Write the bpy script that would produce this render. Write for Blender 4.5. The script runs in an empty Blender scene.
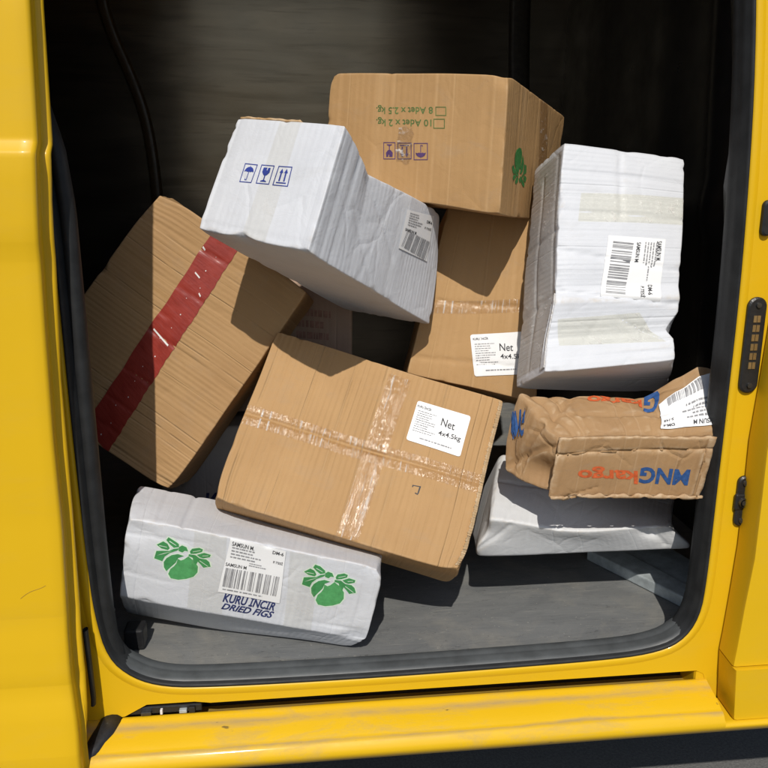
import bpy, bmesh, math, random
import numpy as np
from mathutils import Vector, Matrix

SC = bpy.context.scene
COL = SC.collection
R = math.radians

# ---------------------------------------------------------------- camera
cam_d = bpy.data.cameras.new('camera')
cam = bpy.data.objects.new('camera', cam_d)
COL.objects.link(cam)
cam_d.sensor_fit = 'HORIZONTAL'
cam_d.sensor_width = 36.0
cam_d.lens = 36.0 * 769.0 / 768.0
cam_d.clip_start = 0.05
cam_d.clip_end = 500.0
cam.location = (0.0, -1.10, 0.74)
cam.rotation_euler = (R(90 - 14), 0.0, R(-6))
SC.camera = cam

# ---------------------------------------------------------------- daylight
SUN_EL, SUN_AZ = 46.0, 8.0            # azimuth: degrees to the left of straight out of the van door
world = bpy.data.worlds.new('World')
SC.world = world
world.use_nodes = True
wn = world.node_tree
sky = wn.nodes.new('ShaderNodeTexSky')
sky.sky_type = 'NISHITA'
sky.sun_disc = False
sky.sun_elevation = R(SUN_EL)
sky.sun_rotation = R(180 + SUN_AZ)
wn.links.new(sky.outputs[0], wn.nodes['Background'].inputs['Color'])
wn.nodes['Background'].inputs['Strength'].default_value = 0.088

sun_d = bpy.data.lights.new('sun', 'SUN')
sun_d.energy = 3.6
sun_d.angle = R(0.5)
sun_d.color = (1.0, 0.95, 0.87)
sun = bpy.data.objects.new('sun', sun_d)
COL.objects.link(sun)
to_sun = Vector((-math.sin(R(SUN_AZ)) * math.cos(R(SUN_EL)), -math.cos(R(SUN_AZ)) * math.cos(R(SUN_EL)), math.sin(R(SUN_EL))))
sun.rotation_euler = to_sun.to_track_quat('Z', 'Y').to_euler()
sun.location = (-1, -4, 5)

SC.view_settings.view_transform = 'Standard'
SC.view_settings.look = 'None'
SC.view_settings.exposure = 0.0
SC.view_settings.gamma = 1.0
SC.view_settings.use_curve_mapping = False
SC.render.engine = 'CYCLES'
SC.cycles.max_bounces = 8
SC.cycles.transparent_max_bounces = 12

# ---------------------------------------------------------------- materials
class NT:
    """small helper round one material's node tree"""
    def __init__(self, name):
        self.m = bpy.data.materials.new(name)
        self.m.use_nodes = True
        self.t = self.m.node_tree
        self.b = self.t.nodes['Principled BSDF']
        self.out = self.t.nodes['Material Output']
    def n(self, kind, **kw):
        x = self.t.nodes.new('ShaderNode' + kind)
        for k, v in kw.items():
            setattr(x, k, v)
        return x
    def l(self, a, b):
        self.t.links.new(a, b)
    def coord(self, which='UV', scale=(1, 1, 1), rot=0.0, loc=(0, 0, 0)):
        c = self.n('TexCoord'); m = self.n('Mapping')
        m.inputs['Scale'].default_value = scale
        m.inputs['Rotation'].default_value = (0, 0, rot)
        m.inputs['Location'].default_value = loc
        self.l(c.outputs[which], m.inputs[0])
        return m.outputs[0]
    def noise(self, vec, scale, detail=4.0, rough=0.55, dist=0.0):
        x = self.n('TexNoise')
        x.inputs['Scale'].default_value = scale
        x.inputs['Detail'].default_value = detail
        x.inputs['Roughness'].default_value = rough
        x.inputs['Distortion'].default_value = dist
        self.l(vec, x.inputs['Vector'])
        return x.outputs['Fac']
    def ramp(self, fac, stops):
        x = self.n('ValToRGB')
        e = x.color_ramp.elements
        while len(e) < len(stops):
            e.new(0.5)
        for el, (p, c) in zip(e, stops):
            el.position = p
            el.color = c if len(c) == 4 else (*c, 1)
        self.l(fac, x.inputs[0])
        return x.outputs[0]
    def mix(self, fac, a, b, mode='MIX'):
        x = self.n('MixRGB', blend_type=mode)
        for s, v in ((x.inputs[0], fac), (x.inputs[1], a), (x.inputs[2], b)):
            if isinstance(v, (int, float)):
                s.default_value = v
            elif isinstance(v, tuple):
                s.default_value = v if len(v) == 4 else (*v, 1)
            else:
                self.l(v, s)
        return x.outputs[0]
    def math(self, op, a, b=0.0):
        x = self.n('Math', operation=op)
        for s, v in ((x.inputs[0], a), (x.inputs[1], b)):
            if isinstance(v, (int, float)):
                s.default_value = v
            else:
                self.l(v, s)
        return x.outputs[0]
    def bump(self, h, strength, dist, prev=None):
        x = self.n('Bump')
        x.inputs['Strength'].default_value = strength
        x.inputs['Distance'].default_value = dist
        self.l(h, x.inputs['Height'])
        if prev is not None:
            self.l(prev, x.inputs['Normal'])
        return x.outputs[0]
    def set(self, rough=0.5, spec=0.5, metal=0.0, color=None, normal=None, coat=0.0):
        b = self.b
        b.inputs['Roughness'].default_value = rough
        b.inputs['Specular IOR Level'].default_value = spec
        b.inputs['Metallic'].default_value = metal
        b.inputs['Coat Weight'].default_value = coat
        b.inputs['Coat Roughness'].default_value = 0.08
        if color is not None:
            if isinstance(color, tuple):
                b.inputs['Base Color'].default_value = (*color[:3], 1)
            else:
                self.l(color, b.inputs['Base Color'])
        if normal is not None:
            self.l(normal, b.inputs['Normal'])
        return self.m

BW = ((0, 0, 0), (1, 1, 1))

def mat_card(name, base, dark, light, rot=0.0, flute=150.0, flute_amp=0.25, lines=0.6, line_scale=55.0, seed=0.0, rough=0.72, dirt=0.25, dirt_col=(0.3, 0.25, 0.2), spec=0.25, worn=(0.62, 0.47, 0.31), fold=0.16, fold_scale=8.0):
    """corrugated board: flute ribs, pressed fold lines, mottled paper, scuffs; `rot` turns the flutes in the face"""
    k = NT(name)
    uv = k.coord('UV', rot=rot, loc=(seed, seed * 1.7, 0))
    thin = k.n('Mapping'); thin.inputs['Scale'].default_value = (1.0, 0.007, 1.0)
    k.l(uv, thin.inputs[0])
    th = thin.outputs[0]
    mottle = k.noise(uv, 9.0, 6, 0.6)
    fibre = k.noise(uv, 420.0, 3, 0.6)
    streak = k.noise(th, 70.0, 5, 0.6)
    col = k.ramp(mottle, ((0.28, dark), (0.72, base)))
    col = k.mix(k.math('MULTIPLY', k.ramp(streak, ((0.45, BW[0]), (0.75, BW[1]))), 0.10), col, light)
    col = k.mix(k.math('MULTIPLY', k.ramp(fibre, ((0.45, BW[0]), (0.75, BW[1]))), 0.18), col, dark)
    smear = k.noise(k.coord('UV', scale=(1, 1.6, 1), loc=(seed * 3.1, seed, 0)), 14.0, 8, 0.7, 0.6)
    col = k.mix(k.math('MULTIPLY', k.ramp(smear, ((0.54, BW[0]), (0.80, BW[1]))), dirt), col, dirt_col)
    # worn, slightly rubbed edges
    geo = k.n('NewGeometry')
    edge = k.ramp(geo.outputs['Pointiness'], ((0.508, BW[0]), (0.545, BW[1])))
    rub = k.math('MULTIPLY', edge, k.ramp(k.noise(uv, 60.0, 4), ((0.35, BW[0]), (0.65, BW[1]))))
    col = k.mix(k.math('MULTIPLY', rub, 0.7), col, worn)
    # flutes
    w = k.n('TexWave', wave_type='BANDS', bands_direction='X', wave_profile='SIN')
    w.inputs['Scale'].default_value = flute / 6.283
    w.inputs['Distortion'].default_value = 0.25
    w.inputs['Detail'].default_value = 1.0
    w.inputs['Detail Scale'].default_value = 0.4
    k.l(uv, w.inputs['Vector'])
    patch = k.ramp(k.noise(uv, 7.0, 3), ((0.35, BW[0]), (0.65, BW[1])))
    fl = k.math('MULTIPLY', w.outputs['Fac'], patch)
    # random pressed lines
    ln = k.noise(th, line_scale, 2, 0.5)
    lnr = k.ramp(ln, ((0.47, BW[1]), (0.50, BW[0]), (0.53, BW[1])))
    ln2 = k.ramp(k.noise(th, line_scale * 0.33, 1, 0.5), ((0.485, BW[1]), (0.50, BW[0]), (0.515, BW[1])))
    brk = k.ramp(k.noise(k.coord('UV', scale=(1, 0.5, 1), rot=rot, loc=(seed * 5, seed, 0)), 13.0, 3, 0.6), ((0.36, BW[0]), (0.52, BW[1])))
    lnr = k.mix(brk, (1, 1, 1), lnr); ln2 = k.mix(k.math('MAXIMUM', brk, 0.25), (1, 1, 1), ln2)
    col = k.mix(k.math('MULTIPLY', k.math('SUBTRACT', 1.0, ln2), 0.30), col, light)
    wr = k.noise(uv, 38.0, 6, 0.62, 0.8)
    # crumpled fold lines in the paper
    vo = k.n('TexVoronoi', feature='DISTANCE_TO_EDGE'); vo.inputs['Scale'].default_value = fold_scale
    wob = k.n('TexNoise'); wob.inputs['Scale'].default_value = 6.0; wob.inputs['Detail'].default_value = 5.0; k.l(uv, wob.inputs['Vector'])
    vadd = k.n('VectorMath', operation='MULTIPLY_ADD'); k.l(wob.outputs['Color'], vadd.inputs[0]); vadd.inputs[1].default_value = (0.07, 0.07, 0.07); k.l(uv, vadd.inputs[2])
    k.l(vadd.outputs[0], vo.inputs['Vector'])
    fold_h = k.mix(k.ramp(k.noise(uv, 8.0, 3, 0.6), ((0.46, BW[0]), (0.62, BW[1]))), (1, 1, 1), k.ramp(vo.outputs['Distance'], ((0.0, BW[0]), (0.045, (0.75,) * 3), (0.16, BW[1]))))
    nrm = k.bump(wr, 0.30, 0.003)
    nrm = k.bump(fold_h, fold, 0.0035, nrm)
    nrm = k.bump(fl, min(1.0, flute_amp * 1.5), 0.0022, nrm)
    nrm = k.bump(lnr, lines * 0.5, 0.0012, nrm)
    nrm = k.bump(ln2, lines, 0.0026, nrm)
    nrm = k.bump(fibre, 0.12, 0.0005, nrm)
    return k.set(rough, spec, color=col, normal=nrm)

def mat_plain(name, color, rough=0.5, spec=0.5, metal=0.0, var=0.15, bump=0.05, scale=60.0, coat=0.0):
    k = NT(name)
    v = k.coord('Object')
    nz = k.noise(v, scale, 5, 0.6)
    dk = tuple(c * (1 - var) for c in color)
    lt = tuple(min(1, c * (1 + var)) for c in color)
    col = k.ramp(nz, ((0.3, dk), (0.7, lt)))
    nrm = k.bump(nz, bump, 0.002)
    m = k.set(rough, spec, metal, col, nrm, coat)
    rr = k.ramp(k.noise(v, scale * 0.4, 5, 0.65), ((0.3, (max(0.03, rough - 0.1),) * 3), (0.75, (min(1, rough + 0.12),) * 3)))
    k.l(rr, k.b.inputs['Roughness'])
    return m

def mat_paint(name, color, dust=0.0):
    k = NT(name)
    v = k.coord('Object')
    big = k.noise(v, 3.0, 4)
    col = k.mix(k.ramp(big, ((0.3, BW[0]), (0.7, BW[1]))), tuple(c * 0.95 for c in color), color)
    nz = k.noise(k.coord('Object', scale=(0.35, 1, 1)), 16.0, 9, 0.72, 0.4)
    d = k.math('MULTIPLY', k.ramp(nz, ((0.5, BW[0]), (0.72, BW[1]))), dust)
    col = k.mix(d, col, (0.30, 0.24, 0.17))
    if dust > 0.1:
        pos = k.n('SeparateXYZ'); k.l(k.coord('Object'), pos.inputs[0])
        band = k.math('ADD', pos.outputs[1], k.math('MULTIPLY', k.math('SUBTRACT', k.noise(k.coord('Object', scale=(0.3, 1, 1)), 14.0, 4), 0.5), 0.022))
        rb = k.ramp(k.math('MULTIPLY_ADD', band, 10.0), ((0.16, BW[0]), (0.21, BW[1]), (0.25, BW[0]), (0.50, BW[0]), (0.60, BW[1]), (0.70, BW[0]), (0.80, BW[0]), (0.90, (0.7,) * 3)))
        [n for n in k.t.nodes if n.type == 'MATH' and n.operation == 'MULTIPLY_ADD'][-1].inputs[2].default_value = 0.8
        gr = k.ramp(k.noise(k.coord('Object', scale=(0.25, 1, 1)), 40.0, 6, 0.7), ((0.35, (0.25,) * 3), (0.65, BW[1])))
        col = k.mix(k.math('MULTIPLY', k.math('MULTIPLY', rb, gr), 0.75), col, (0.33, 0.25, 0.15))
        sp = k.ramp(k.noise(k.coord('Object', scale=(0.5, 1, 1)), 55.0, 3, 0.6), ((0.70, BW[0]), (0.74, BW[1])))
        col = k.mix(k.math('MULTIPLY', sp, 0.7), col, (0.05, 0.04, 0.03))
    peel = k.noise(v, 300.0, 2)
    nrm = k.bump(peel, 0.02, 0.0006)
    nrm = k.bump(k.noise(v, 9.0, 2), 0.015, 0.006, nrm)
    m = k.set(0.4, 0.25, 0.0, col, nrm, 0.16)
    rr = k.ramp(nz, ((0.35, (0.36,) * 3), (0.75, (0.36 + 0.45 * min(1, dust + 0.15),) * 3)))
    k.l(rr, k.b.inputs['Roughness'])
    return m

def mat_tape(name, tint, streak=0.6, amount=0.5, scale=(160.0, 22.0), seed=0.0, gloss=0.10, stain=0.15, fres=0.3):
    """clear packing tape: mostly see-through, glossy and wrinkled, with white streaks for lifted spots and painted-in glints"""
    k = NT(name)
    uv = k.coord('UV', scale=(scale[0], scale[1], 1), loc=(seed, seed, 0))
    tr = k.n('BsdfTransparent'); tr.inputs[0].default_value = (*tint, 1)
    gl = k.n('BsdfGlossy'); gl.inputs['Roughness'].default_value = 0.12
    wr = k.noise(uv, 1.0, 5, 0.6, 0.5)
    wr2 = k.noise(k.coord('UV', loc=(seed, 0, 0)), 45.0, 4, 0.6, 0.7)
    nrm = k.bump(wr, 0.75, 0.004)
    nrm = k.bump(wr2, 0.5, 0.006, nrm)
    k.l(nrm, gl.inputs['Normal'])
    df = k.n('BsdfDiffuse'); df.inputs[0].default_value = (0.86, 0.83, 0.78, 1)
    k.l(nrm, df.inputs['Normal'])
    fr = k.n('LayerWeight'); fr.inputs['Blend'].default_value = 0.25
    k.l(nrm, fr.inputs['Normal'])
    fac = k.math('MULTIPLY_ADD', fr.outputs['Fresnel'], fres)
    fac.node.inputs[2].default_value = gloss
    m1 = k.n('MixShader'); k.l(fac, m1.inputs[0]); k.l(tr.outputs[0], m1.inputs[1]); k.l(gl.outputs[0], m1.inputs[2])
    st = k.ramp(wr, ((0.56, BW[0]), (0.63, BW[1])))
    zone = k.ramp(k.noise(k.coord('UV', loc=(seed * 2, 1, 0)), 16.0, 3, 0.6), ((0.5 - 0.25 * amount, BW[0]), (0.78 - 0.25 * amount, BW[1])))
    s = k.math('MULTIPLY', k.math('MULTIPLY', st, zone), streak)  # diffuse white streaks: lifted tape, plus glints painted into the colour
    s = k.math('MAXIMUM', s, k.math('MULTIPLY', k.ramp(k.noise(k.coord('UV', loc=(0, seed, 0)), 25.0, 3), ((0.3, BW[0]), (0.8, BW[1]))), stain))
    m2 = k.n('MixShader'); k.l(s, m2.inputs[0]); k.l(m1.outputs[0], m2.inputs[1]); k.l(df.outputs[0], m2.inputs[2])
    k.l(m2.outputs[0], k.out.inputs['Surface'])
    return k.m

BROWN = (0.50, 0.305, 0.135); BROWN_D = (0.44, 0.258, 0.108); BROWN_L = (0.60, 0.40, 0.21)
WHITE = (0.655, 0.67, 0.705); WHITE_D = (0.585, 0.60, 0.635); WHITE_L = (0.74, 0.755, 0.78)
M = {}
M['brown_a'] = mat_card('cardboard brown smooth', (0.44, 0.262, 0.113), (0.385, 0.225, 0.094), (0.56, 0.36, 0.18), 0.0, 170, 0.10, 0.25, 30, 0.3)
M['brown_b'] = mat_card('cardboard brown behind', (0.44, 0.268, 0.12), (0.395, 0.235, 0.10), (0.56, 0.36, 0.18), 0.0, 150, 0.12, 0.35, 30, 1.3)
M['brown_d'] = mat_card('cardboard brown rib', (0.42, 0.256, 0.116), (0.365, 0.216, 0.095), (0.54, 0.355, 0.19), R(90), 210, 0.20, 0.60, 45, 2.3)
M['brown_e'] = mat_card('cardboard brown ribbed', (0.45, 0.271, 0.121), (0.395, 0.232, 0.100), (0.56, 0.375, 0.205), R(0), 200, 0.34, 0.6, 42, 3.3)
M['brown_h'] = mat_card('cardboard brown crushed', (0.40, 0.245, 0.118), (0.33, 0.195, 0.092), (0.52, 0.355, 0.21), R(0), 160, 0.10, 0.22, 35, 4.3, dirt=0.35, fold=0.65, fold_scale=9.0)
M['brown_edge'] = mat_card('torn cardboard edge', (0.52, 0.37, 0.21), (0.36, 0.23, 0.11), (0.66, 0.50, 0.32), R(90), 420, 0.9, 0.5, 90, 11.3)
M['white_c'] = mat_card('cardboard white', WHITE, WHITE_D, WHITE_L, R(0), 190, 0.08, 0.16, 40, 5.3, 0.6, 0.24, worn=(0.50, 0.42, 0.31), fold=0.26, fold_scale=8.0, dirt_col=(0.42, 0.40, 0.36), spec=0.4)
M['white_f'] = mat_card('cardboard white ribbed', WHITE, WHITE_D, WHITE_L, R(0), 180, 0.12, 0.22, 40, 6.3, 0.6, 0.24, worn=(0.50, 0.42, 0.31), fold=0.26, fold_scale=8.0, dirt_col=(0.42, 0.40, 0.36), spec=0.4)
M['white_g'] = mat_card('cardboard white creased', WHITE, WHITE_D, WHITE_L, R(90), 230, 0.10, 0.34, 48, 7.3, 0.55, 0.22, worn=(0.50, 0.42, 0.31), fold=0.26, fold_scale=8.0, dirt_col=(0.42, 0.40, 0.36), spec=0.4)
M['white_i'] = mat_card('white parcel board', (0.68, 0.685, 0.69), (0.60, 0.605, 0.61), WHITE_L, R(0), 180, 0.07, 0.16, 30, 8.3, 0.55, 0.2, worn=(0.50, 0.42, 0.31), fold=0.25, fold_scale=8.0, dirt_col=(0.42, 0.40, 0.36), spec=0.4)
M['white_shaded'] = mat_card('white board in the back', (0.42, 0.42, 0.42), (0.34, 0.34, 0.34), (0.5, 0.5, 0.5), 0, 180, 0.1, 0.3, 30, 9.3, worn=(0.50, 0.42, 0.31), fold=0.26, fold_scale=8.0, dirt_col=(0.42, 0.40, 0.36), spec=0.4)  # white board greyed in its colour for the shade behind the pile
M['tape'] = mat_tape('clear packing tape', (0.95, 0.92, 0.86), 0.8, 0.5, (190, 11), 0.0, 0.04, 0.01)
M['tape_v'] = mat_tape('clear packing tape wrinkled', (0.95, 0.92, 0.86), 0.85, 0.42, (150, 8), 2.0, 0.04, 0.01)
M['tape_patch'] = mat_tape('clear tape patch', (0.95, 0.93, 0.88), 0.8, 0.5, (60, 90), 3.0, 0.05, 0.04)
M['tape_soft'] = mat_tape('clear packing tape smooth', (0.975, 0.968, 0.945), 0.15, 0.2, (40, 30), 4.0, 0.005, 0.0, 0.06)
M['tape_yellow'] = mat_tape('yellowed packing tape', (0.955, 0.945, 0.89), 0.9, 0.30, (90, 60), 6.0, 0.01, 0.0, 0.1)
M['tape_side'] = mat_tape('brownish packing tape', (0.90, 0.87, 0.83), 0.5, 0.4, (26, 90), 8.0, 0.03, 0.02, 0.15)
def mat_red():
    k = NT('red packing tape')
    uv = k.coord('UV')
    th = k.coord('UV', scale=(0.08, 1, 1))
    col = k.ramp(k.noise(uv, 30, 5), ((0.3, (0.24, 0.026, 0.017)), (0.7, (0.32, 0.042, 0.028))))
    seam = k.ramp(k.noise(th, 120, 3), ((0.48, BW[0]), (0.5, BW[1]), (0.52, BW[0])))
    col = k.mix(k.math('MULTIPLY', seam, 0.35), col, (0.12, 0.008, 0.006))
    n = k.bump(k.noise(th, 90, 3), 0.35, 0.002)
    n = k.bump(k.noise(uv, 50, 3, 0.5, 0.6), 0.25, 0.003, n)
    return k.set(0.34, 0.5, 0, col, n)
M['red_tape'] = mat_red()
M['label'] = mat_plain('label paper', (0.82, 0.82, 0.82), 0.45, 0.35, var=0.02, bump=0.03, scale=40)
M['ink_black'] = mat_plain('black print', (0.06, 0.06, 0.065), 0.6, 0.2, var=0.3)
M['ink_grey'] = mat_plain('grey print', (0.30, 0.30, 0.31), 0.6, 0.2, var=0.3)
M['ink_navy'] = mat_plain('navy print', (0.030, 0.040, 0.13), 0.6, 0.2, var=0.3)
M['ink_blue'] = mat_plain('blue print', (0.035, 0.055, 0.27), 0.55, 0.2, var=0.2)
M['ink_violet'] = mat_plain('violet print', (0.085, 0.045, 0.13), 0.6, 0.2, var=0.25)
M['ink_green'] = mat_plain('green print', (0.085, 0.33, 0.115), 0.55, 0.25, var=0.16, scale=120)
M['ink_green_dk'] = mat_plain('dark green print', (0.060, 0.27, 0.090), 0.55, 0.25, var=0.16, scale=120)
M['ink_olive'] = mat_plain('green print on brown', (0.10, 0.16, 0.05), 0.65, 0.2, var=0.3)
M['ink_leaf'] = mat_plain('leaf green print on brown', (0.045, 0.19, 0.05), 0.65, 0.2, var=0.3, scale=200)
M['ink_cargo_blue'] = mat_plain('blue print on brown', (0.03, 0.085, 0.24), 0.65, 0.2, var=0.3, scale=150)
M['ink_orange'] = mat_plain('orange print on brown', (0.55, 0.11, 0.035), 0.65, 0.2, var=0.25, scale=150)
M['ink_rust'] = mat_plain('faded red print', (0.29, 0.165, 0.13), 0.65, 0.2, var=0.3)
M['halo'] = mat_plain('pale green halo print', (0.64, 0.75, 0.63), 0.6, 0.25, var=0.03)
M['torn'] = mat_plain('torn tape white', (0.75, 0.72, 0.70), 0.5, 0.3, var=0.1)
YEL = (0.70, 0.424, 0.009)
M['paint'] = mat_paint('yellow van paint', YEL, 0.05)
M['paint_dusty'] = mat_paint('yellow sill paint dusty', YEL, 0.55)
M['rubber'] = mat_plain('black rubber seal', (0.019, 0.020, 0.021), 0.55, 0.25, var=0.3, bump=0.06, scale=30)
M['threshold'] = mat_plain('grey rubber threshold', (0.062, 0.067, 0.069), 0.45, 0.4, var=0.3, bump=0.08, scale=18)
M['shade_card'] = mat_card('shaded brown board', (0.40, 0.29, 0.22), (0.33, 0.23, 0.17), (0.46, 0.36, 0.28), 0, 160, 0.1, 0.3, 30, 10.3)  # brown board toned greyer in its colour to suit the shaded gap
M['plastic'] = mat_plain('black plastic', (0.016, 0.016, 0.017), 0.42, 0.45, var=0.2, bump=0.05, scale=200)
M['trim'] = mat_plain('black interior trim', (0.013, 0.013, 0.013), 0.36, 0.45, var=0.3, bump=0.04, scale=25)
M['metal'] = mat_plain('galvanised steel', (0.40, 0.44, 0.45), 0.45, 0.5, metal=0.25, var=0.25, bump=0.05, scale=45)
M['brass'] = mat_plain('brass contacts', (0.45, 0.33, 0.17), 0.35, 0.5, metal=0.8, var=0.2)
M['screw'] = mat_plain('dark screw steel', (0.10, 0.10, 0.10), 0.35, 0.5, metal=0.8, var=0.2)
M['scratch'] = mat_plain('dark scratch', (0.32, 0.19, 0.03), 0.6, 0.2)

def mat_ply():
    k = NT('dark plywood lining')
    v = k.coord('Object', scale=(1, 1, 7))
    g = k.noise(v, 2.2, 8, 0.62, 0.9)
    g2 = k.noise(k.coord('Object', scale=(2.0, 1, 40)), 3.0, 5, 0.6, 0.3)
    col = k.ramp(g, ((0.3, (0.118, 0.098, 0.074)), (0.7, (0.200, 0.166, 0.126))))
    col = k.mix(k.math('MULTIPLY', k.ramp(g2, ((0.55, BW[0]), (0.7, BW[1]))), 0.4), col, (0.07, 0.055, 0.04))
    n = k.bump(g2, 0.02, 0.002)
    n = k.bump(k.noise(k.coord('Object'), 2.5, 2), 0.18, 0.03, n)
    m = k.set(0.4, 0.6, 0.9, col, n)
    k.l(k.ramp(g, ((0.3, (0.235,) * 3), (0.7, (0.27,) * 3))), k.b.inputs['Roughness'])
    return m
M['ply'] = mat_ply()

def mat_floor():
    k = NT('dusty grey cargo floor')
    v = k.coord('Object')
    st = k.noise(k.coord('Object', scale=(1, 2.2, 1), rot=R(4)), 6.0, 9, 0.72, 0.8)
    dust = k.noise(v, 5.0, 8, 0.7, 0.6)
    sp = k.noise(v, 110.0, 3, 0.6)
    col = k.ramp(st, ((0.3, (0.125, 0.130, 0.132)), (0.7, (0.190, 0.194, 0.190))))
    col = k.mix(k.math('MULTIPLY', k.ramp(dust, ((0.48, BW[0]), (0.70, BW[1]))), 0.6), col, (0.28, 0.262, 0.22))
    col = k.mix(k.math('MULTIPLY', k.ramp(sp, ((0.70, BW[0]), (0.76, BW[1]))), 0.6), col, (0.34, 0.32, 0.28))
    scr = k.ramp(k.noise(k.coord('Object', scale=(1, 30, 1), rot=R(-12)), 3.5, 2, 0.5, 0.3), ((0.494, BW[0]), (0.5, BW[1]), (0.506, BW[0])))
    col = k.mix(k.math('MULTIPLY', scr, 0.6), col, (0.30, 0.29, 0.26))
    sc2 = k.ramp(k.noise(k.coord('Object', scale=(3, 22, 1), rot=R(31)), 2.2, 3, 0.5, 1.2), ((0.495, BW[0]), (0.5, BW[1]), (0.505, BW[0])))
    col = k.mix(k.math('MULTIPLY', sc2, 0.5), col, (0.03, 0.03, 0.03))
    grit = k.ramp(k.noise(v, 230.0, 2, 0.5), ((0.72, BW[0]), (0.75, BW[1])))
    col = k.mix(k.math('MULTIPLY', grit, 0.7), col, (0.38, 0.36, 0.32))
    n = k.bump(st, 0.10, 0.003)
    n = k.bump(k.noise(v, 260, 3), 0.15, 0.001, n)
    return k.set(0.55, 0.4, 0, col, n)
M['floor'] = mat_floor()

def mat_asphalt():
    k = NT('asphalt')
    v = k.coord('Object')
    col = k.ramp(k.noise(v, 160, 5, 0.7), ((0.3, (0.10, 0.10, 0.098)), (0.75, (0.19, 0.187, 0.18))))
    n = k.bump(k.noise(v, 220, 4), 0.6, 0.004)
    return k.set(0.9, 0.2, 0, col, n)
M['asphalt'] = mat_asphalt()

# ---------------------------------------------------------------- builders
def link(name, me, mat=None, parent=None):
    o = bpy.data.objects.new(name, me)
    COL.objects.link(o)
    if mat is not None:
        me.materials.append(mat)
    if parent is not None:
        o.parent = parent
        o.matrix_parent_inverse = Matrix.Translation(-parent.location)
    return o

def mesh_obj(name, verts, faces, mat, parent=None, uvs=None, smooth=False):
    me = bpy.data.meshes.new(name)
    me.from_pydata([tuple(map(float, v)) for v in verts], [], [tuple(int(i) for i in f) for f in faces])
    if uvs is not None:
        ul = me.uv_layers.new(name='UVMap')
        li = np.empty(len(me.loops), dtype=np.int32)
        me.loops.foreach_get('vertex_index', li)
        ul.data.foreach_set('uv', np.asarray(uvs, dtype=np.float32)[li].ravel())
    if smooth:
        me.polygons.foreach_set('use_smooth', [True] * len(me.polygons))
    me.update()
    return link(name, me, mat, parent)

def bm_obj(name, bm, mat, parent=None, smooth=False, bevel=0.0, segs=2):
    if bevel:
        bmesh.ops.bevel(bm, geom=list(bm.edges), offset=bevel, segments=segs, affect='EDGES', profile=0.5)
    bmesh.ops.recalc_face_normals(bm, faces=list(bm.faces))
    me = bpy.data.meshes.new(name)
    bm.to_mesh(me); bm.free()
    if smooth:
        me.polygons.foreach_set('use_smooth', [True] * len(me.polygons))
    return link(name, me, mat, parent)

def add_box(bm, lo, hi):
    v = [bm.verts.new((x, y, z)) for z in (lo[2], hi[2]) for y in (lo[1], hi[1]) for x in (lo[0], hi[0])]
    for f in ((0, 2, 3, 1), (4, 5, 7, 6), (0, 1, 5, 4), (2, 6, 7, 3), (0, 4, 6, 2), (1, 3, 7, 5)):
        bm.faces.new([v[i] for i in f])
    return v

def sweep(path_frames, profile, closed_path=False, closed_prof=False):
    """path_frames: (origin, a, b); profile points (p, q) -> origin + p*a + q*b"""
    V, F = [], []
    n = len(profile); mlen = len(path_frames)
    for o, a, b in path_frames:
        for p, q in profile:
            V.append(np.asarray(o) + p * np.asarray(a) + q * np.asarray(b))
    for i in range(mlen if closed_path else mlen - 1):
        for j in range(n if closed_prof else n - 1):
            i2, j2 = (i + 1) % mlen, (j + 1) % n
            F.append((i * n + j, i * n + j2, i2 * n + j2, i2 * n + j))
    return V, F

def empty(name, loc, label, cat, group=None):
    o = bpy.data.objects.new(name, None)
    o.empty_display_size = 0.05
    COL.objects.link(o)
    o.location = loc
    o['label'] = label; o['category'] = cat
    if group:
        o['group'] = group
    return o

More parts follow.
